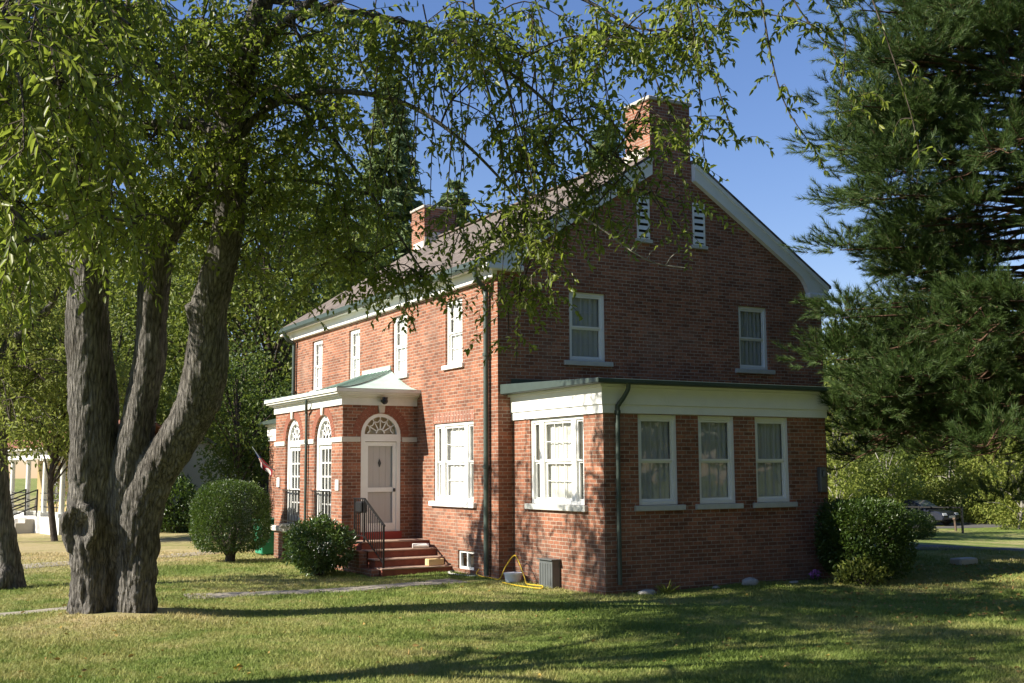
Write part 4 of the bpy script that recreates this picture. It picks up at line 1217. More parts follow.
strands(cherry, [
    (((690, -30, 13.4), (705, 40, 13.3), (722, 100, 13.2), (738, 145, 13.2)), 34, 9),
    (((640, 20, 14.2), (660, 90, 14.0), (690, 130, 13.9), (728, 142, 13.8)), 30, 8),
    (((690, 0, 13.6), (698, 70, 13.6), (702, 130, 13.6), (706, 168, 13.6)), 26, 6),
    (((755, -40, 12.8), (772, 60, 12.8), (788, 110, 12.8), (815, 150, 12.8), (826, 172, 12.8)), 24, 6),
    (((760, -60, 13), (800, 10, 12.8), (838, 60, 12.7), (858, 105, 12.7)), 30, 9),
    (((780, -60, 12.6), (820, -10, 12.6), (845, 40, 12.6), (835, 120, 12.6)), 30, 8),
    (((720, -50, 13), (745, 5, 13), (800, 20, 12.8), (830, 35, 12.8)), 34, 9),
    (((660, -40, 13.8), (700, 0, 13.6), (740, 12, 13.4), (770, 10, 13.4)), 34, 8),
    (((850, -60, 12), (880, 20, 12), (910, 110, 12), (920, 160, 12)), 14, 5),
    (((450, 40, 15), (452, 120, 15), (448, 190, 15), (444, 250, 15)), 16, 6), (((480, 60, 15), (500, 140, 15), (505, 220, 15), (500, 300, 15)), 18, 7),
    (((510, 100, 15), (525, 190, 15), (520, 280, 15), (516, 365, 15)), 20, 8), (((540, 120, 14.8), (558, 200, 14.8), (548, 270, 14.8), (552, 300, 14.8)), 18, 6),
    (((410, 30, 15.2), (415, 120, 15.2), (408, 180, 15.3), (395, 240, 15.4)), 14, 6), (((600, 100, 14.6), (640, 170, 14.6), (665, 215, 14.6), (680, 250, 14.6)), 22, 7),
    (((360, 120, 16), (380, 200, 16.2), (400, 270, 16.4), (415, 330, 16.5)), 26, 9), (((330, 140, 16), (345, 210, 16.4), (352, 270, 16.6), (350, 300, 16.6)), 24, 8),
] + [(((x0, y0, d0), (x0 + dx * .4, y0 + ln * .35, d0 + .1), (x0 + dx * .8, y0 + ln * .7, d0 + .15), (x0 + dx, y0 + ln, d0 + .2)), dn, 3) for x0, y0, d0, dx, ln, dn in
    [(rsx.uniform(330, 600), rsx.uniform(-40, 90), rsx.uniform(14.2, 16.6), rsx.uniform(-35, 60), rsx.uniform(120, 240), rsx.uniform(5, 14)) for _ in range(30)]], ML_CHERRY, MTWIG, 5)

# second cherry at the left edge, mostly beyond the frame
tb2 = ground_at(8, 584)
ch2 = thing("cherry_tree", tuple(tb2), "slimmer leaning tree at the left edge of the lawn with bright leaves hanging low", "tree")
T = Solid()
E1 = stem_tubes(T, [(14, 600, 21.8, .30), (10, 575, 21.8, .26), (4, 530, 21.8, .23), (-3, 470, 21.8, .22), (-2, 410, 21.8, .21), (4, 365, 21.8, .19), (20, 335, 21.7, .15), (48, 310, 21.6, .10), (60, 285, 21.5, .06)], 16)
E2 = stem_tubes(T, [(0, 400, 21.8, .18), (-20, 330, 21.6, .16), (-30, 240, 21.3, .13), (-20, 140, 21, .08)], 14)
stem_tubes(T, [(4, 570, 21.6, .14), (-2, 590, 21.4, .09)], 10)
remesh_trunk(T.solid(), .04, .03, "trunk", MBARK, ch2)
grow(ch2, [E1, E2], [clump(15, 300, 20.5, 1.2, .9, 1.1, 70), clump(-40, 250, 20.5, 1.5, 1.1, 1.4, 70), clump(45, 250, 21, 1.2, .9, 1.0, 60), clump(10, 420, 19.5, .9, .5, .7, 40), clump(-60, 380, 20.5, 1.2, .9, 1.2, 50), clump(30, 350, 22, 1.2, .8, 1.0, 70), clump(45, 425, 22.5, .8, .35, .7, 40), clump(50, 385, 21.5, .8, .7, .8, 45), clump(-20, 130, 20.5, 1.6, 1.1, 1.4, 60)],
     ML_LIGHT, MTWIG, leaf_len=(.08, .13), leaf_ratio=.42, seed=8)

# a third cherry just outside the picture on the left: its lowest sprays hang into the upper left corner
P3 = at(-230, 690, 10.2); P3[2] = gz(P3[0], P3[1])
ch3 = thing("cherry_tree", tuple(P3), "near tree whose large bright leaves hang into the upper left corner", "tree")
P3 = np.array(P3)
def wl(*spec): return catmull(np.array(spec, float), 6)
tr3 = wl((*(P3 + [0, 0, -.2]), .36), (*(P3 + [.1, 0, 1.2]), .28), (*(P3 + [.2, .1, 2.6]), .24), (*(P3 + [.3, .1, 4.2]), .2), (*(P3 + [.2, .3, 6]), .13), (*(P3 + [.3, .2, 8]), .06))
T = Tubes(); T.add(tr3[:, :3], tr3[:, 3], 14); T.done("trunk", MBARK, ch3)
lm3 = []
LT = Tubes()
for (dx, dy, dz, z0) in ((2.2, .6, 1.6, 3.2), (1.6, 2.4, 2.2, 3.6), (-1.5, 2, 2.5, 3.4), (-1.8, -1.5, 2, 3.8), (1.5, -1.8, 2.4, 4.0), (2.8, .9, 2.6, 4.6)):
    p = P3 + np.array([.2, .1, z0]); q = p + np.array([dx, dy, dz])
    l = wl((*p, .11), (*((p + q) / 2 + [0, 0, .3]), .08), (*q, .035)); lm3.append(l); LT.add(l[:, :3], l[:, 3], 7)
LT.done("limb", MBARK, ch3)
CL3 = [clump(-10, 60, 8.6, .7, .6, .8, 26), clump(-30, 170, 8.6, .6, .5, .7, 24), clump(20, 10, 9.0, .7, .5, .8, 22), clump(-20, 280, 9.2, .5, .5, .6, 14), clump(60, 90, 9.6, .7, .5, .7, 24), clump(130, 25, 9.6, .7, .4, .7, 24), clump(110, 170, 10.4, .6, .35, .6, 16), clump(30, 230, 9.8, .5, .4, .5, 16)]
LATH = unit(np.array([VR[0], VR[1], 0])); FWH = unit(np.array([VF[0], VF[1], 0])); rs3 = np.random.default_rng(31)
for (la, dd, z, n) in ((-9.0, 9.0, 8.2, 60), (-8.0, 11.4, 7.6, 80), (-6.6, 9.2, 8.6, 80), (-6.0, 12.2, 8.4, 80), (-5.0, 10.2, 9.4, 80), (-3.8, 8.6, 8.8, 70), (-3.6, 11.6, 9.4, 70), (-7.4, 10.0, 10.2, 60), (-4.6, 13.2, 10.0, 60), (-2.4, 10.0, 9.8, 50), (-8.6, 12.6, 9.2, 50), (-6.4, 7.6, 7.4, 50), (-5.6, 8.4, 6.6, 60), (-6.8, 9.0, 6.4, 60), (-4.9, 7.4, 7.6, 50), (-7.6, 8.0, 7.6, 50), (-5.6, 10.6, 7.6, 50)):
    CL3.append((np.array([CP[0], CP[1], 0]) + LATH * la + FWH * dd + [0, 0, z], np.array([1.25, 1.25, .8]), int(n * .8)))
for (dx, dy, dz, n) in ((.5, .5, 6.2, 60), (2.2, 1.4, 6.0, 55), (1.4, -1.6, 6.4, 55), (-1.5, .8, 6.2, 40), (.6, 2.6, 6.6, 50), (2.6, -.6, 7.4, 50), (.5, .4, 8.2, 50), (-1.2, -1.8, 6.6, 40), (3.2, .8, 5.0, 34)):
    CL3.append((P3 + np.array([dx, dy, dz]), np.array([1.1, 1.1, .8]), n))
grow(ch3, [tr3] + lm3, CL3, ML_CHERRY, MTWIG, leaf_len=(.09, .14), leaf_ratio=.33, droop=.75, seed=12)

# ------------------------------------------------------------------ shrubs
def leaf_blob(name, mat, parent, c, rad, n, leaf, ratio=.5, lumps=0, lump_amp=.12, shell=(.78, 1.02), flat_bottom=None, seed=0, up=.3, boxy=2.0):
    rs = np.random.default_rng(seed)
    u = unit(rs.normal(size=(n, 3)))
    if boxy != 2.0:                                  # clipped, squarish crown
        u = u / (np.abs(u) ** boxy).sum(1, keepdims=True) ** (1 / boxy)
    f = rs.uniform(shell[0] ** 3, shell[1] ** 3, n) ** (1 / 3)
    if lumps:
        lc = unit(rs.normal(size=(lumps, 3)))
        g = (np.maximum(0, unit(u) @ lc.T) ** 14).max(1)
        f = f * (1 - lump_amp + 1.6 * lump_amp * g)
    P = np.array(c) + u * f[:, None] * np.array(rad)
    st = rs.random(n) < .03                      # stray shoots
    P[st] += u[st] * np.array(rad) * rs.uniform(.02, .13, (st.sum(), 1))
    if flat_bottom is not None:
        k = P[:, 2] > flat_bottom + rs.uniform(0, .12, n); P = P[k]; u = u[k]
    m = len(P)
    D = u * .7 + rs.normal(size=(m, 3)) * .6 + np.array([0, 0, up])
    L = rs.uniform(*leaf, size=m)
    return leaf_mesh(name, P, D, L, L * ratio, mat, parent, quad2=(leaf[1] > .05))

tp = np.array([-3.26, 7.71, gz(-3.26, 7.71)])
s_ = thing("shrub", tuple(tp), "clipped round topiary shrub standing on a short bare stem before the porch", "shrub")
T = Tubes()
T.add([tp + [0, 0, -.1], tp + [.02, 0, .2], tp + [.05, .05, .5], tp + [.1, 0, .9]], [.13, .12, .10, .06], 9)
for k in range(7):
    a_ = k * .9; T.add([tp + [.03 * math.cos(a_), .03 * math.sin(a_), .1], tp + [.3 * math.cos(a_), .3 * math.sin(a_), .45], tp + [.6 * math.cos(a_), .6 * math.sin(a_), .95]], [.05, .035, .015], 5)
T.done("stem", MTWIG, s_)
leaf_blob("crown", ML_SHRUB, s_, tp + [0, 0, 1.02], (.92, .92, .92), 30000, (.03, .06), .55, 70, .075, (.80, 1.0), flat_bottom=tp[2] + .22, seed=21, boxy=2.7)
tag(s_, group=None)

rp = np.array([-2.62, 3.15, gz(-2.62, 3.15)])
s_ = thing("shrub", tuple(rp), "low leafy rhododendron bush with glossy leaves beside the front steps", "shrub")
T = Tubes()
for k in range(12):
    a_ = k * .55; T.add([rp + [0, 0, -.05], rp + [.25 * math.cos(a_), .25 * math.sin(a_), .3], rp + [.6 * math.cos(a_), .6 * math.sin(a_), .8]], [.03, .022, .01], 5)
T.done("stem", MTWIG, s_)
leaf_blob("foliage", ML_RHODO, s_, rp + [0, 0, .62], (.74, .80, .60), 5200, (.07, .13), .38, 26, .16, (.45, 1.0), flat_bottom=rp[2] + .02, seed=22, up=.2)

hp = np.array([5.72, -4.15, gz(5.72, -4.15)])
s_ = thing("shrub", tuple(hp), "big dark rounded bush at the far corner of the sunroom", "shrub")
T = Tubes()
for k in range(10):
    a_ = k * .66; T.add([hp + [0, 0, -.05], hp + [.3 * math.cos(a_), .3 * math.sin(a_), .5], hp + [.8 * math.cos(a_), .8 * math.sin(a_), 1.1]], [.05, .03, .012], 5)
T.done("stem", MTWIG, s_)
leaf_blob("foliage", ML_SHRUB, s_, hp + [0, 0, .78], (.95, .85, .84), 22000, (.04, .08), .5, 30, .12, (.55, 1.0), flat_bottom=hp[2] + .03, seed=23, boxy=2.6)
hp = ground_at(916, 539)
s_ = thing("shrub", tuple(hp), "smaller dark bush behind the big corner bush, in front of the pipe rail", "shrub")
leaf_blob("foliage", ML_SHRUB, s_, hp + [0, 0, .55], (1.0, .9, .72), 9000, (.05, .09), .5, 24, .16, (.5, 1.0), flat_bottom=hp[2], seed=24)
T = Tubes()
for k in range(7):
    a_ = k * .9; T.add([hp + [0, 0, -.05], hp + [.5 * math.cos(a_), .5 * math.sin(a_), .5]], [.03, .01], 4)
T.done("stem", MTWIG, s_)
lp_ = np.array([5.15, -4.7, gz(5.15, -4.7)])
s_ = thing("plant", tuple(lp_), "young pale leaved plant at the foot of the big corner bush", "plant")
leaf_blob("foliage", ML_LIGHT, s_, lp_ + [0, 0, .22], (.62, .38, .30), 900, (.05, .10), .45, 12, .2, (.3, 1.0), flat_bottom=lp_[2], seed=25, up=.6)
T = Tubes()
for k in range(9):
    a_ = k * .7; T.add([lp_ + [0, 0, -.03], lp_ + [.4 * math.cos(a_), .25 * math.sin(a_), .3]], [.01, .004], 4)
T.done("stem", MTWIG, s_)
# flowers, stones and weeds along the sunroom foot
fp = np.array([4.98, -3.62, gz(4.98, -3.62)])
s_ = thing("flower", tuple(fp), "small clump of purple flowers at the foot of the shaded brick wall", "flower")
leaf_blob("leaves", ML_RHODO, s_, fp + [0, 0, .07], (.13, .10, .09), 120, (.04, .08), .35, 0, seed=26, shell=(.2, 1))
MPURP = plain("purple_petal", (.32, .12, .36), .6, .2)
leaf_blob("petals", MPURP, s_, fp + [0, 0, .14], (.12, .08, .07), 160, (.03, .05), .8, 0, seed=27, shell=(.3, 1))
wp = np.array([1.35, -3.65, gz(1.35, -3.65)])
rs = np.random.default_rng(28)
n = 34
a_ = rs.uniform(0, 6.28, n); o = leaf_mesh("weed", wp + rs.normal(size=(n, 3)) * [.05, .04, .0], np.stack([np.cos(a_), np.sin(a_), rs.uniform(.4, 1.6, n)], 1), rs.uniform(.14, .30, n), .022, ML_LIGHT, loc=tuple(wp))
tag(o, "tuft of long pale weed leaves by the shaded sunroom wall", "plant")
def stone(x, y, r, label, col, sq=(1, .7, .5)):
    z = gz(x, y); bm = bmesh.new(); bmesh.ops.create_icosphere(bm, subdivisions=3, radius=r)
    for v in bm.verts:
        k = noise.noise(v.co * (2.2 / r) + Vector((x * 3, y, 0))) * .25 + noise.noise(v.co * (6 / r)) * .06
        v.co = Vector((v.co.x * sq[0], v.co.y * sq[1], v.co.z * sq[2])) * (1 + k) + Vector((x, y, z + r * sq[2] * .5))
    o = fin(bm, "stone", col, loc=(x, y, z), smooth=True); tag(o, label, "stone", "pale stones along the sunroom foot")
MST = plain("pale_stone", (.36, .34, .31), .85, .2, 12, .3)
stone(.95, -3.68, .14, "long white stone nearest the sunroom downpipe", MST, (1.3, .7, .45))
stone(2.55, -3.6, .07, "small pale stone under the gap between the first two sunroom windows", MST)
stone(3.35, -3.62, .15, "grey stone under the middle sunroom window", plain("grey_stone", (.36, .36, .36), .85, .2, 12, .3), (1.2, .7, .6))
stone(4.35, -3.7, .08, "flat pale stone between the middle window and the purple flowers", MST, (1.4, .8, .4))
wb = ground_at(964, 564); bm = bmesh.new(); box(bm, wb[0] - .3, wb[0] + .3, wb[1] - .16, wb[1] + .16, wb[2] - .1, wb[2] + .13)
o = fin(bm, "concrete_block", MSILL, loc=tuple(wb), bevel=.03); tag(o, "pale concrete block lying alone on the shaded lawn", "block")

# ------------------------------------------------------------------ trees behind
def leaf_tree(name, x, y, h, cr, z0, nl, leaf, lmat, bmat, label, group=None, lumps=40, seed=0, cat="tree", squash=1.0, tr=.3, ratio=.55, fill=.5):
    rs = np.random.default_rng(seed)
    g = gz(x, y); base = np.array([x, y, g])
    t_ = thing(name, tuple(base), label, cat, group)
    T = Tubes()
    top = base + [rs.normal() * .4, rs.normal() * .4, h * .86]
    st = catmull([base + [0, 0, -.2], base + [rs.normal() * .15, rs.normal() * .15, h * .25], base + [rs.normal() * .3, rs.normal() * .3, h * .55], top], 6)
    T.add(st, np.linspace(tr, tr * .12, len(st)), 8)
    cz = g + (z0 + h) / 2; rz = (h - z0) / 2
    LP = []; LD = []
    lc = []
    for k in range(lumps):
        u = unit(rs.normal(size=3)); f = rs.uniform(.45, .95)
        # fuller at mid height, narrower on top
        c = np.array([x, y, cz]) + u * f * np.array([cr, cr, rz])
        r = cr * rs.uniform(.22, .40)
        lc.append((c, r))
        a = st[min(len(st) - 1, max(3, int((c[2] - g) / h * len(st) * .75)))]
        m = (a + c) / 2 + [0, 0, .1 * cr]
        q = catmull([a, m, c], 4); T.add(q, np.linspace(tr * .28, .02, len(q)), 5)
    w = np.array([r ** 2 for _, r in lc]); w /= w.sum()
    for (c, r), ww in zip(lc, w):
        n = max(8, int(nl * ww))
        u = unit(rs.normal(size=(n, 3))); f = rs.uniform(fill ** 3, 1.1, n) ** (1 / 3)
        P = c + u * (f * r)[:, None] * [1.15, 1.15, .75 * squash] + rs.normal(size=(n, 3)) * r * .07
        LP.append(P); LD.append(u * .5 + rs.normal(size=(n, 3)) * .6 + [0, 0, -.25])
    T.done("trunk", bmat, t_)
    LP = np.concatenate(LP); LD = np.concatenate(LD); ok = LP[:, 2] > G(LP[:, 0], LP[:, 1]) + .05; LP = LP[ok]; LD = LD[ok]
    L = rs.uniform(*leaf, size=len(LP))
    leaf_mesh("crown", LP, LD, L, L * ratio, lmat, t_, quad2=False)
    return t_

def conifer(name, x, y, h, r, n_whorl, label, lmat, bmat, seed=0, z0=1.5, spray=.5, group=None, top_pow=.8, dens=1.0):
    rs = np.random.default_rng(seed); g = gz(x, y); base = np.array([x, y, g])
    t_ = thing(name, tuple(base), label, "tree", group)
    T = Tubes(); T.add([base + [0, 0, -.2], base + [0, 0, h * .5], base + [0, 0, h]], [h * .016 + .08, h * .01, .02], 8)
    LP = []; LD = []
    for k in range(n_whorl):
        f = (k + rs.uniform(-.3, .3)) / n_whorl; z = z0 + (h - z0) * f
        R = r * (1 - f) ** top_pow + .15
        nb = rs.integers(5, 8)
        for b in range(nb):
            a = rs.uniform(0, 6.28); Rb = R * rs.uniform(.6, 1.1)
            d = np.array([math.cos(a), math.sin(a), 0])
            p0 = base + [0, 0, z]; p1 = p0 + d * Rb * .55 + [0, 0, -.06 * Rb]; p2 = p0 + d * Rb + [0, 0, -.12 * Rb]
            q = catmull([p0, p1, p2], 4); T.add(q, np.linspace(.035, .008, len(q)), 4)
            n = int(Rb * 46 * dens) + 8
            s = rs.uniform(.12, 1.0, n) ** .7
            P = p0 + (p2 - p0) * s[:, None] + np.array([0, 0, .1])[None, :] * (1 - s[:, None])
            side = np.array([-d[1], d[0], 0]); sg = rs.choice([-1, 1], n)
            off = rs.uniform(0, 1, n) * .32 * Rb * (1.05 - s)
            P = P + side * (sg * off)[:, None] + rs.normal(size=(n, 3)) * .05 - np.array([0, 0, 1]) * (off * .35)[:, None]
            LP.append(P); LD.append(d * .7 + side * (sg * .6)[:, None] + rs.normal(size=(n, 3)) * .3 + [0, 0, -.25])
    T.done("trunk", bmat, t_)
    LP = np.concatenate(LP); LD = np.concatenate(LD); L = rs.uniform(spray * .6, spray * 1.1, size=len(LP))
    leaf_mesh("crown", LP, LD, L, L * .36, lmat, t_, quad2=False)
    return t_

def spot(px, d): 
    p = at(px, 471, d); return p[0], p[1]
def lt(px, d, h, cr, z0, nl, leaf, lm, label, seed, bm_=None, **k):
    x, y = spot(px, d); return leaf_tree("broadleaf_tree", x, y, h, cr, z0, nl, leaf, lm, bm_ or MTWIG, label, "trees behind the houses", seed=seed, **k)
lt(262, 50, 18, 5.6, 1.2, 26000, (.16, .30), ML_MID, "broad dark tree between the cherry stems and the far end of the brick house", 31, lumps=60)
lt(150, 56, 16, 5.6, 2.0, 20000, (.18, .32), ML_MID, "mid green tree seen between the cherry stems", 32, lumps=56)
lt(322, 62, 20.5, 4.6, 2.0, 18000, (.20, .34), ML_MID, "dark tree just left of the tall blue green fir", 33, lumps=50)
lt(40, 60, 17, 6.0, 4.2, 18000, (.20, .34), ML_MID, "tall tree above the white porch at far left", 34, lumps=56)
lt(-60, 66, 17, 6.5, 3, 12000, (.22, .36), ML_MID, "tall tree at the far left edge behind the small leaning tree", 35, lumps=50)
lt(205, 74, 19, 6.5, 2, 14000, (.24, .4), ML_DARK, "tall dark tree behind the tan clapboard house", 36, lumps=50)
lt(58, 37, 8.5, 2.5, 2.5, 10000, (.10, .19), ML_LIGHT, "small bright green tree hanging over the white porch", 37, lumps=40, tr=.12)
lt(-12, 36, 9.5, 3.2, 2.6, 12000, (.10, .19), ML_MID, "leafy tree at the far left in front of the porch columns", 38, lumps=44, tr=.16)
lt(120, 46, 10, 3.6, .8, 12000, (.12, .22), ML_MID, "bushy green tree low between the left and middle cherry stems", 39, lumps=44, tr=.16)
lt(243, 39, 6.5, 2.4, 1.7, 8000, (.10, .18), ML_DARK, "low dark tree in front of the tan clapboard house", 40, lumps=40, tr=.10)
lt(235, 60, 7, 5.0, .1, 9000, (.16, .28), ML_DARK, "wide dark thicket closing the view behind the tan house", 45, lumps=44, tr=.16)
x, y = spot(388, 68); conifer("fir_tree", x, y, 27, 4.6, 46, "tall slim blue green fir behind the far chimney", ML_FIR, MTWIG, 41, 3, .65)
lt(425, 72, 17, 4.5, 3, 12000, (.2, .34), ML_MID, "loose green tree directly behind the far chimney", 46)
x, y = spot(455, 80); conifer("fir_tree", x, y, 24, 4.6, 38, "shorter fir right of the far chimney", ML_FIR, MTWIG, 42, 3, .7)
x, y = spot(612, 72); conifer("fir_tree", x, y, 26, 4.8, 42, "dark fir peeping left of the near chimney", ML_FIR, MTWIG, 43, 3, .7)
# right: bright bushes and trees beyond the road
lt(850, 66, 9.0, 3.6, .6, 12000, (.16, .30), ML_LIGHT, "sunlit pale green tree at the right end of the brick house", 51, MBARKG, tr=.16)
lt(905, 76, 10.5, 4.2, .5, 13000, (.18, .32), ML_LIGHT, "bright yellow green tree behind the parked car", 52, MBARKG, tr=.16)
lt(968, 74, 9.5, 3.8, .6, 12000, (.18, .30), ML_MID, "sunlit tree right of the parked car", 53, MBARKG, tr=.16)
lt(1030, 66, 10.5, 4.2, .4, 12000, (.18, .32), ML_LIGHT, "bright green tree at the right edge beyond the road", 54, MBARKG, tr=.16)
lt(838, 50, 6.5, 2.0, .3, 6000, (.10, .20), ML_LIGHT, "loose yellow green sapling beside the house corner at the right", 58, MBARKG, tr=.07, lumps=26)
lt(885, 54, 5.5, 2.2, .2, 6500, (.10, .20), ML_MID, "leafy sapling over the small dark bush at the right", 59, MBARKG, tr=.07, lumps=26)
lt(1015, 60, 7, 2.6, .3, 7000, (.12, .22), ML_LIGHT, "loose pale sapling under the pine at the right edge", 60, MBARKG, tr=.08, lumps=26)
lt(880, 84, 16, 6, 2, 13000, (.26, .42), ML_MID, "tall tree behind the bright yellow green one", 55)
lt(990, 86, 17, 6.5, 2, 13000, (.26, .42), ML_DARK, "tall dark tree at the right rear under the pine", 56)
lt(820, 80, 13, 5, 2, 10000, (.26, .42), ML_MID, "tree hidden mostly behind the brick house, at its right end", 57)
for k, (px, d, r, hh, lab, sd) in enumerate(((858, 55, 2.0, 2.6, "rounded yellow green bush just right of the brick house", 61), (902, 70, 2.4, 2.6, "low bush behind the parked car", 62), (990, 66, 2.0, 1.8, "bright low bush at the road edge, right of the car", 63), (1030, 62, 2.2, 2.2, "bright bush at the right edge of the road", 64), (955, 70, 2.0, 2.6, "leafy bush between two sunlit trees beyond the car", 65))):
    x, y = spot(px, d); g = gz(x, y)
    b_ = thing("bush", (x, y, g), lab, "bush", "bushes along the road")
    leaf_blob("foliage", ML_LIGHT, b_, (x, y, g + hh * .45), (r, r, hh * .6), 4500, (.12, .24), .5, 22, .22, (.45, 1.0), flat_bottom=g, seed=sd)
    T = Tubes()
    for q in range(6): 
        a_ = q * 1.05; T.add([(x, y, g - .1), (x + r * .5 * math.cos(a_), y + r * .5 * math.sin(a_), g + hh * .5)], [.05, .02], 4)
    T.done("stem", MTWIG, b_)
for k, (px, d, r, hh, lab, sd) in enumerate(((176, 42, 1.1, 2.1, "dark bush beside the right flank of the cherry trunk", 66), (206, 43, 1.2, 1.5, "low dark bush under the wall of the tan house", 67))):
    x, y = spot(px, d); g = gz(x, y)
    b_ = thing("bush", (x, y, g), lab, "bush", "bushes along the tan house")
    leaf_blob("foliage", ML_SHRUB, b_, (x, y, g + hh * .45), (r, r, hh * .58), 4500, (.08, .14), .5, 22, .2, (.45, 1.0), flat_bottom=g, seed=sd)
    T = Tubes()
    for q in range(6):
        a_ = q * 1.05; T.add([(x, y, g - .1), (x + r * .5 * math.cos(a_), y + r * .5 * math.sin(a_), g + hh * .5)], [.05, .02], 4)
    T.done("stem", MTWIG, b_)
# slim bare trunks catching light among the bushes
for k, (px, d, hh, lean, lab) in enumerate(((842, 56, 7, 1.6, "pale slim bare trunk nearest the brick house corner"), (1004, 66, 9, -1.8, "pale bare trunk standing under the pine at the right"), (945, 71, 8, 1.5, "thin bare trunk behind the parked car"))):
    x, y = spot(px, d); g = gz(x, y); rs = np.random.default_rng(70 + k)
    b_ = thing("bare_tree", (x, y, g), lab, "tree", "bare trunks beyond the road")
    T = Tubes(); st = catmull([(x, y, g - .2), (x + lean * .3, y, g + hh * .4), (x + lean, y + .2, g + hh)], 6); T.add(st, np.linspace(.085, .02, len(st)), 7)
    T.done("trunk", MBARKG, b_)
    T = Tubes()
    for q in range(14):
        p = st[rs.integers(4, len(st))]; d_ = unit(rs.normal(size=3) * [1, 1, .4] + [0, 0, .5]); L = rs.uniform(.8, 2.2)
        T.add(catmull([p, p + d_ * L * .5, p + d_ * L + [0, 0, -.2]], 4), np.linspace(.03, .008, 9), 4)
    T.done("branches", MBARKG, b_)

# unseen trees added behind and beside the camera to block the gable's sky light
for k, (x, y, h) in enumerate(((-22, -33, 18), (-12, -34, 20), (-2, -32, 20), (8, -30, 20), (16, -27, 19), (24, -22, 18), (30, -14, 17), (8.5, -17.5, 16), (15, -13, 17))):
    leaf_tree("broadleaf_tree", x, y, h, 5.0 if k > 6 else 6.2, 1.0, 5200, (.5, .9), ML_DARK, MTWIG, "tall dense unseen tree added to block sky light from the gable, number %s" % ("one", "two", "three", "four", "five", "six", "seven", "eight", "nine")[k], "unseen trees added to block sky light", seed=140 + k, lumps=44)

# ------------------------------------------------------------------ the big pine on the right
px_, py_ = 1075, 25.0
x, y = spot(1062, 23.5); g = gz(x, y); base = np.array([x, y, g])
pine = thing("pine_tree", (x, y, g), "huge dark long needled pine hanging over the right side of the lawn", "tree")
T = Tubes(); T.add(catmull([base + [0, 0, -.3], base + [.1, 0, 4], base + [0, .2, 9], base + [.1, 0, 17]], 6), np.linspace(.42, .12, 19), 12)
T.done("trunk", MBARKP, pine)
rs = np.random.default_rng(77)
BT = Tubes(); TP = []; TD = []
pb = []
NP = []; ND = []
for k in range(150):
    z = 2.9 + 11.2 * rs.uniform(0, 1) ** 1.1
    a = rs.uniform(0, 2 * math.pi)
    if rs.random() < .72: a = math.atan2(-VR[1], -VR[0]) + rs.normal() * .75       # most of what is seen reaches towards the house
    R = (4.4 if z < 5 else 4.1 if z < 11 else 4.1 - (z - 11) * .5) * rs.uniform(.5, 1.0)
    d = np.array([math.cos(a), math.sin(a), 0])
    p0 = base + [0, 0, z]; dr = -.08 - .10 * (z < 6)
    p1 = p0 + d * R * .5 + [0, 0, .05 * R]; p2 = p0 + d * R + [0, 0, dr * R]
    q = catmull([p0, p1, p2], 7)
    BT.add(q, np.linspace(.042, .012, len(q)), 6)
    side = np.array([-d[1], d[0], 0])
    for s_i in range(int(R * 5.6)):
        f = rs.uniform(.25, 1.0) ** .8; p = q[min(len(q) - 1, int(f * len(q)))]
        L = rs.uniform(.45, 1.1) * (1.2 - .5 * f)
        dd = unit(d * rs.uniform(.4, 1.0) + side * rs.normal() * .8 + np.array([0, 0, rs.normal() * .25 + .05]))
        e = p + dd * L; m = (p + e) / 2 + [0, 0, -.08 * L]
        w_ = catmull([p, m, e + [0, 0, .10 * L]], 4)
        BT.add(w_, np.linspace(.012, .005, len(w_)), 4)
        for sh in range(3):                                     # plume ends: shoots ringed with forward pointing needles
            if sh == 0: Q0, Q1 = w_[4], w_[-1]
            else:
                g0 = w_[rs.integers(3, 7)]; Q0 = g0; Q1 = g0 + unit(dd + rs.normal(size=3) * .5 + [0, 0, .2]) * L * .5
            nn = int(70 * max(.4, np.linalg.norm(Q1 - Q0) / .5))
            t_ = rs.uniform(0, 1, nn)[:, None]
            ax_ = unit(Q1 - Q0)
            NP.append(Q0 + (Q1 - Q0) * t_); ND.append(unit(ax_ * .9 + unit(rs.normal(size=(nn, 3))) * .62 + [0, 0, .08]))
extra = [(842, 318, 22.8), (850, 345, 23), (836, 360, 22.7), (852, 385, 23), (860, 415, 23), (842, 408, 22.8), (850, 350, 23.2), (845, 310, 23), (870, 430, 23), (900, 425, 23.2), (840, 250, 23), (850, 200, 23.2), (835, 150, 23), (850, 100, 23), (856, 50, 23), (860, 10, 23), (880, 330, 23.4), (900, 250, 23.4), (905, 160, 23.6), (900, 60, 23.6), (940, 420, 23.6), (980, 410, 23.6), (1010, 400, 23), (1005, 455, 23.2), (1015, 500, 23.4)] + [(float(rs.uniform(862, 1030)), float(rs.uniform(-10, 420)), float(rs.uniform(21.5, 23.8))) for _ in range(46)]
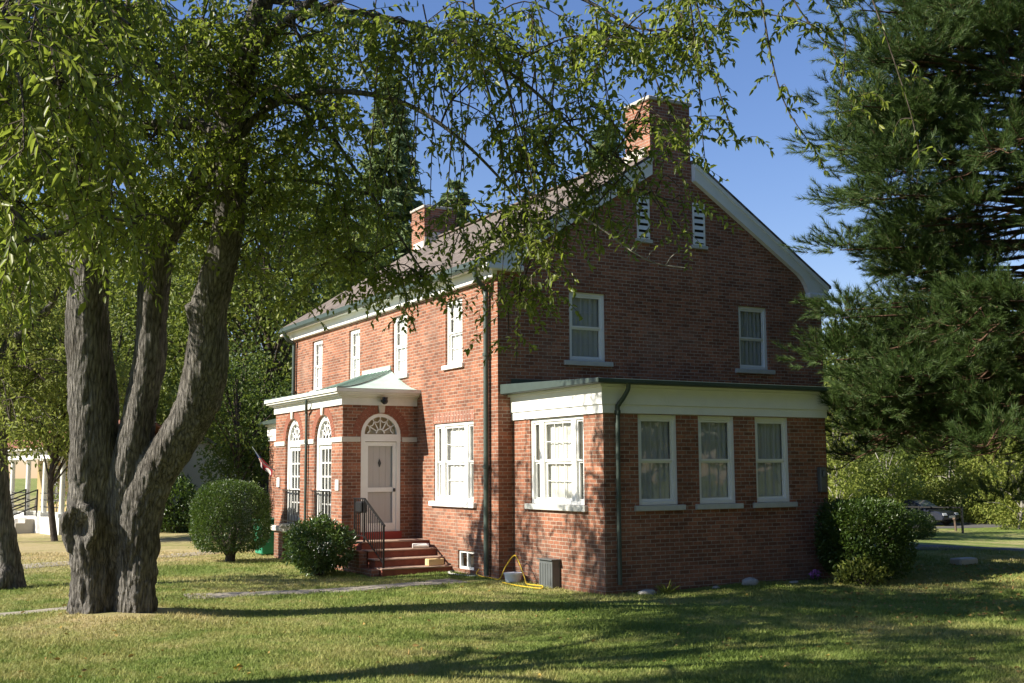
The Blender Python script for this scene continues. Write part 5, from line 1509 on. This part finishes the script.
for k in range(118 + len(extra)):
    z = 3.0 + 11.5 * rs.uniform(0, 1)
    a = rs.uniform(0, 2 * math.pi)
    if rs.random() < .70: a = math.atan2(-VR[1], -VR[0]) + rs.normal() * .8
    R = (4.1 if z < 5 else 3.7 if z < 11 else 3.7 - (z - 11) * .5) * rs.uniform(.35, 1.0) ** .7
    c = base + np.array([math.cos(a) * R, math.sin(a) * R, z - .10 * R]); rl = rs.uniform(.55, 1.05)
    if k >= 118: c = at(*extra[k - 118]); z = c[2] - base[2] + .3
    q = catmull([base + [0, 0, z - .1], (base + [0, 0, z] + c) / 2, c], 4); BT.add(q, np.linspace(.05, .012, len(q)), 5)
    for m_ in range(int(62 * rl)):
        u = unit(rs.normal(size=3)); u[2] = abs(u[2]) * .8 - .15
        p = c + u * rl * rs.uniform(.25, 1.0) * [1.05, 1.05, .78]
        ax_ = unit(u * .8 + [math.cos(a) * .4, math.sin(a) * .4, .25] + rs.normal(size=3) * .25)
        Ls = rs.uniform(.22, .42); nn = 74; t_ = rs.uniform(0, 1, nn)[:, None]
        BT.add([p, p + ax_ * Ls], [.006, .003], 3)
        NP.append(p + ax_ * Ls * t_); ND.append(unit(ax_ * .9 + unit(rs.normal(size=(nn, 3))) * .65 + [0, 0, .06]))
BT.done("branches", MBARKP, pine)
P = np.concatenate(NP); D = np.concatenate(ND); n = len(P)
S = unit(np.cross(D, rs.normal(size=D.shape))); L = rs.uniform(.10, .19, n)[:, None]
V = np.stack([P + S * .0052, P - S * .0052, P + D * L], 1).reshape(-1, 3)
np_mesh("crown", V, np.arange(len(V)).reshape(-1, 3), ML_PINE, pine)

# ------------------------------------------------------------------ far left: white porch house and tan clapboard house
MYEL = plain("yellow_siding", (.46, .36, .17), .8, .12, 3, .1)
def siding_mat(name, col):
    t = NT(name); p = t.pos(); sx = t.n("ShaderNodeSeparateXYZ", i0=p)
    fr = t.n("ShaderNodeMath", {'operation': 'FRACT'}); t.set(fr.inputs[0], t.math('MULTIPLY', sx.outputs[2], 7.0))
    c = t.mix(t.noise(p, 2, 3).outputs[0], c4(tuple(k * .85 for k in col)), c4(col))
    b = t.n("ShaderNodeBsdfPrincipled", Base_Color=c, Roughness=.7)
    bp = t.n("ShaderNodeBump", Height=fr.outputs[0], Strength=.8, Distance=.03); t.set(b.inputs['Normal'], bp)
    return t.surf(b)
MTAN = siding_mat("tan_siding", (.60, .54, .38)); MYELS = siding_mat("yellow_siding_boards", (.36, .27, .12))
MREDROOF = shingle_mat("red_roof", (.30, .12, .07), (.22, .09, .06))
def H(px, d, z): p = at(px, 471, d); return np.array([p[0], p[1], z])
ph = ground_at(40, 541)
PHd = 37.0
wh = thing("porch_house", tuple(H(63, 41, gz(ph[0], ph[1]))), "far house with a white columned porch and red roof, half hidden by leaves", "house")
# house axes: u along the porch front (towards us), w going into the house
U = unit(np.array([.2, -.98, 0])); Wv = np.array([-U[1], U[0], 0])
O = H(63, 41, 0); O[2] = gz(O[0], O[1])
def hb(bm, u0, u1, w0, w1, z0, z1):
    c = [O + U * a + Wv * b for a, b in ((u0, w0), (u1, w0), (u1, w1), (u0, w1))]
    prism(bm, [(p[0], p[1], O[2] + z0) for p in c], [(p[0], p[1], O[2] + z1) for p in c])
bm = bmesh.new(); hb(bm, -9, .5, 2.1, 4.0, -.3, 3.3); fin(bm, "wall", MYELS, wh)
bm = bmesh.new(); hb(bm, -9, .35, -.2, 2.09, -.3, .60); fin(bm, "porch_floor", MWW, wh)
bm = bmesh.new(); hb(bm, -9.1, .25, -.15, .15, 2.72, 3.05); hb(bm, -.05, .25, .151, 2.09, 2.72, 3.05); hb(bm, -9.3, .5, -.4, 2.09, 3.051, 3.14); fin(bm, "porch_beam", MWW, wh)
bm = bmesh.new()
c0 = [O + U * a + Wv * b + [0, 0, z] for a, b, z in ((-9.4, -.45, 3.145), (.6, -.45, 3.145), (.6, 2.7, 4.2), (-9.4, 2.7, 4.2))]
prism(bm, c0, [p + np.array([0, 0, .1]) for p in c0])
c0 = [O + U * a + Wv * b + [0, 0, z] for a, b, z in ((-9.4, 4.3, 3.4), (.6, 4.3, 3.4), (.6, 2.7, 4.2), (-9.4, 2.7, 4.2))]
prism(bm, c0, [p + np.array([0, 0, .1]) for p in c0]); fin(bm, "roof", MREDROOF, wh)
for u in (-7.4, -5.55, -3.7, -1.85, 0):
    bm = bmesh.new(); bb = O + U * u
    bmesh.ops.create_cone(bm, cap_ends=True, segments=14, radius1=.10, radius2=.08, depth=1.98, matrix=Matrix.Translation((bb[0], bb[1], O[2] + 1.72)))
    hb(bm, u - .18, u + .18, -.18, .18, .601, .74); hb(bm, u - .16, u + .16, -.16, .16, 2.66, 2.718)
    fin(bm, "column", MWW, wh)
MFARG = plain("far_dark_glass", (.03, .035, .04), .1, .2, 3, 0, 1, .6)
def far_window(u, z, w_, h_):
    bm = bmesh.new()
    hb(bm, u, u + .1, 2.03, 2.097, z, z + h_); hb(bm, u + w_ - .1, u + w_, 2.03, 2.097, z, z + h_); hb(bm, u + .1, u + w_ - .1, 2.03, 2.097, z, z + .1); hb(bm, u + .1, u + w_ - .1, 2.03, 2.097, z + h_ - .1, z + h_); hb(bm, u + .1, u + w_ - .1, 2.04, 2.096, z + h_ / 2 - .03, z + h_ / 2 + .03)
    f = fin(bm, "window", MWW, wh)
    bm = bmesh.new(); hb(bm, u + .08, u + w_ - .08, 2.07, 2.094, z + .08, z + h_ - .08); fin(bm, "pane", MFARG, f)
far_window(-.75, 1.0, 1.0, 1.5); far_window(-4.6, 1.0, 1.0, 1.5); far_window(-7.4, 1.0, 1.0, 1.5)
bm = bmesh.new(); hb(bm, -2.5, -1.55, 2.05, 2.098, .61, 2.6); fin(bm, "front_door", MWW, wh)
bm = bmesh.new()
for k in range(4): hb(bm, -3.4, -2.2, -.2 - .34 * (k + 1), -.2 - .34 * k - (.001 if k else 0), -.3, .50 - .14 * k)
fin(bm, "porch_steps", MCONC, wh)
bm = bmesh.new()
def hp_(u, w_, z): p = O + U * u + Wv * w_; return (p[0], p[1], O[2] + z)
for u in (-3.45, -2.15):
    bar(bm, hp_(u, -1.7, 0), hp_(u, -1.7, 1.0), .05); bar(bm, hp_(u, -.15, .6), hp_(u, -.15, 1.6), .05)
    for dz in (0, -.3, -.6): bar(bm, hp_(u, -1.7, 1.0 + dz), hp_(u, -.15, 1.58 + dz), .045)
for z in (1.45, 1.2, .95):
    bar(bm, hp_(-9, -.02, z), hp_(-3.45, -.02, z), .04); bar(bm, hp_(-2.15, -.02, z), hp_(0, -.02, z), .04)
fin(bm, "porch_railing", MIRON, wh)

O = H(185, 46, gz(*H(185, 46, 0)[:2])); U = unit(np.array([VR[0], VR[1], 0]) * .9 + np.array([VF[0], VF[1], 0]) * .35); Wv = np.array([-U[1], U[0], 0])
ch = thing("clapboard_house", tuple(O), "tan clapboard house in shade behind the round topiary shrub", "house")
bm = bmesh.new(); hb(bm, -2, 2.7, 0, 6, -.3, 2.3)
p = [hp_(-2, 0, 2.3), hp_(2.7, 0, 2.3), hp_(.35, 0, 3.7)]; prism(bm, p, [tuple(np.array(k) + Wv * 6) for k in p]); fin(bm, "wall", MTAN, ch)
bm = bmesh.new()
for a, b in ((-2.35, .35), (3.05, .35)):
    c0 = [np.array(k) for k in (hp_(a, -.3, 2.12), hp_(b, -.3, 3.74), hp_(b, 6.3, 3.74), hp_(a, 6.3, 2.12))]
    prism(bm, c0, [q + np.array([0, 0, .12]) for q in c0])
fin(bm, "roof", MROOF, ch)
bm = bmesh.new(); hb(bm, 1.75, 2.4, -.06, -.004, .9, 1.9); w = fin(bm, "window", MWW, ch)
bm = bmesh.new(); hb(bm, 1.83, 2.32, -.075, -.0605, .98, 1.82); fin(bm, "pane", plain("blue_glass", (.10, .13, .18), .1, .1, 3, 0, 1, .6), w)

# ------------------------------------------------------------------ pipe rail and parked car
r0, r1 = ground_at(890, 531), ground_at(964, 533)
rl = thing("pipe_rail", tuple(r0), "thin dark pipe rail on two posts beside the driveway", "railing")
dr = unit(r1 - r0)
bm = bmesh.new(); ta, tb_ = r0 + [0, 0, 1.25], r1 + [0, 0, 1.25]
bar(bm, ta, tb_, .07); fin(bm, "rail", MIRON, rl)
for f in (.03, .42, .985):
    p = r0 + (r1 - r0) * f; bm = bmesh.new(); bar(bm, (p[0], p[1], gz(p[0], p[1]) - .2), (p[0], p[1], r0[2] + (r1[2] - r0[2]) * f + 1.24), .085); fin(bm, "post", MIRON, rl)
p = ground_at(956, 531); bm = bmesh.new(); bar(bm, (p[0], p[1], p[2] - .1), (p[0] - .06, p[1], p[2] + .62), .10, .06); bar(bm, (p[0] - .02, p[1], p[2] + .62), (p[0] - .12, p[1], p[2] + .64), .16, .1)
o = fin(bm, "marker_post", plain("brown_post", (.10, .07, .05), .7), loc=tuple(p)); tag(o, "short brown marker post under the right end of the pipe rail", "post")

cpos = H(914, 66, 0); cpos[2] = gz(cpos[0], cpos[1])
car = thing("car", tuple(cpos), "dark blue parked sedan seen behind the pipe rail", "car")
CU = unit(np.array([VR[0], VR[1], 0]) * .62 - np.array([VF[0], VF[1], 0]) * .78); CW = np.array([-CU[1], CU[0], 0])   # nose to the right and towards us
def cp(u, w, z): q = cpos + CU * u + CW * w; return (q[0], q[1], cpos[2] + z)
body = [(-2.2, .35), (-2.25, .65), (-2.15, .88), (-1.5, .94), (1.0, .90), (1.9, .78), (2.2, .62), (2.25, .40), (2.15, .26), (-2.1, .26)]
MCAR = plain("dark_blue_car_paint", (.018, .022, .035), .25, .05, 2, 0, 1, .6)
bm = bmesh.new(); prism(bm, [cp(u, -.86, z) for u, z in body], [cp(u, .86, z) for u, z in body]); fin(bm, "body", MCAR, car, bevel=.07)
cab = [(-1.75, .93), (-1.2, 1.36), (-.2, 1.44), (.25, 1.38), (1.1, .90)]
bm = bmesh.new()
prism(bm, [cp(u, -.70 if 1.0 < z else -.80, z) for u, z in cab], [cp(u, .70 if 1.0 < z else .80, z) for u, z in cab]); fin(bm, "cabin", MCAR, car, bevel=.05)
MCG = plain("car_glass", (.03, .035, .04), .06, .1, 2, 0, 1, .8)
bm = bmesh.new(); prism(bm, [cp(.32, -.64, 1.345), cp(.32, .64, 1.345), cp(1.02, .72, .95), cp(1.02, -.72, .95)], [cp(.36, -.64, 1.365), cp(.36, .64, 1.365), cp(1.07, .72, .965), cp(1.07, -.72, .965)]); fin(bm, "windshield", plain("bright_windshield", (.16, .19, .22), .05, .1, 2, 0, 1, 1.0), car)
for s in (-1, 1):
    bm = bmesh.new(); prism(bm, [cp(-1.35, s * .775, .98), cp(-1.1, s * .715, 1.3), cp(.15, s * .715, 1.32), cp(.75, s * .775, .98)], [cp(-1.35, s * .80, .98), cp(-1.1, s * .735, 1.3), cp(.15, s * .735, 1.32), cp(.75, s * .80, .98)]); fin(bm, "side_window", MCG, car)
    bm = bmesh.new(); prism(bm, [cp(2.17, s * .45, .56), cp(2.17, s * .80, .56), cp(2.12, s * .80, .70), cp(2.12, s * .45, .70)], [cp(2.26, s * .45, .56), cp(2.22, s * .82, .56), cp(2.14, s * .82, .70), cp(2.19, s * .45, .70)]); fin(bm, "headlight", plain("headlight_lens_%d" % s, (.7, .72, .75), .1), car, bevel=.02)
    for u in (-1.35, 1.4):
        q = cp(u, s * .80, .31); bm = bmesh.new()
        mt = Matrix.Translation(q) @ Vector((CW[0], CW[1], 0)).to_track_quat('Z', 'Y').to_matrix().to_4x4()
        bmesh.ops.create_cone(bm, cap_ends=True, segments=20, radius1=.32, radius2=.32, depth=.2, matrix=mt); wo_ = fin(bm, "wheel", MIRON, car)
        bm = bmesh.new(); bmesh.ops.create_cone(bm, cap_ends=True, segments=16, radius1=.19, radius2=.19, depth=.22, matrix=mt); fin(bm, "rim", MBOX, wo_)
bm = bmesh.new(); prism(bm, [cp(2.24, -.3, .42), cp(2.24, .3, .42), cp(2.24, .3, .54), cp(2.24, -.3, .54)], [cp(2.27, -.3, .42), cp(2.27, .3, .42), cp(2.27, .3, .54), cp(2.27, -.3, .54)]); fin(bm, "number_plate", MW, car)

# ------------------------------------------------------------------ grass blades and litter on the lawn
rs = np.random.default_rng(99)
def in_house(x, y): 
    return ((x > -.05) & (x < 9.1) & (y > -.05) & (y < 13)) | ((x > .3) & (x < 5.8) & (y > -3.35) & (y < .1)) | ((x > -1.9) & (x < .1) & (y > 3.9) & (y < 8.9)) | ((x > -1.85) & (x < .1) & (y > 2.0) & (y < 4))
def on_path(x, y):
    w = .16 * np.sin(x * 7.1) * np.sin(x * 2.3 + 1)
    return ((y > -.16 + w) & (y < .54 + w) & (x > -5.7) & (x < -.2)) | ((x < -7.9) & (y < -.30 + w) & (y > -1.1 + w))
N = 330000
d_ = 9.2 * (32 / 9.2) ** rs.uniform(0, 1, N); lat = rs.uniform(-.50, .50, N) * d_
X = CP[0] + VF[0] / math.hypot(VF[0], VF[1]) * d_ + _r[0] * lat; Y = CP[1] + VF[1] / math.hypot(VF[0], VF[1]) * d_ + _r[1] * lat
ok = ~in_house(X, Y) & ~on_path(X, Y) & ((X + 7.55) ** 2 + (Y + 2.2) ** 2 > .5)
X, Y, d_ = X[ok], Y[ok], d_[ok]; n = len(X)
P = np.stack([X, Y, G(X, Y) - .005], 1)
patch = .5 + .5 * np.sin(X * 1.7 + 1.3 * np.sin(Y * 1.1)) * np.sin(Y * 1.5 + np.sin(X * .9))
hgt = rs.uniform(.025, .06, n) * (.75 + .5 * patch)
a_ = rs.uniform(0, 2 * math.pi, n); wdt = .0028 * (1 + d_ / 9)
S = np.stack([np.cos(a_), np.sin(a_), 0 * a_], 1) * wdt[:, None]
lean = np.stack([rs.normal(size=n) * .6, rs.normal(size=n) * .6, np.ones(n)], 1) * hgt[:, None]
V = np.stack([P + S, P - S, P + lean], 1).reshape(-1, 3)
o = np_mesh("grass", V, np.arange(len(V)).reshape(-1, 3), MBLADE); tag(o, "short mown grass blades over the lawn, green with dry patches", "grass", kind="stuff")
ML_LIT = leaf_mat("dry_leaf", [(0, (.16, .10, .04)), (.5, (.30, .20, .07)), (1, (.48, .36, .08))], .15, .2, .6, (.4, .25, .05))
N = 520
gxs = []
for k in range(N):
    if k % 3: p = ground_at(rs.uniform(820, 1024), 566 + 60 * rs.random() ** 1.5)
    else: p = ground_at(rs.uniform(0, 1024), rs.uniform(585, 683))
    gxs.append(p)
P = np.array(gxs); P[:, 2] += .03
okk = ~in_house(P[:, 0], P[:, 1]); P = P[okk]
D = rs.normal(size=(len(P), 3)) * [1, 1, .25]
L = rs.uniform(.05, .09, len(P))
o = leaf_mesh("leaf_litter", P, D, L, L * .5, ML_LIT); tag(o, "scattered dry fallen leaves on the lawn", "leaf litter", kind="stuff")
p = ground_at(237, 673); o = leaf_mesh("fallen_leaf", np.array([p + [0, 0, .05], p + [.05, .02, .05], p + [-.04, .03, .05]]), np.array([[1, .3, .1], [-.3, 1, .15], [.6, -.8, .12]]), np.array([.09, .08, .07]), .05, plain("yellow_leaf", (.50, .33, .06), .6), loc=tuple(p)); tag(o, "yellow fallen leaf lying alone at the front of the lawn", "leaf")
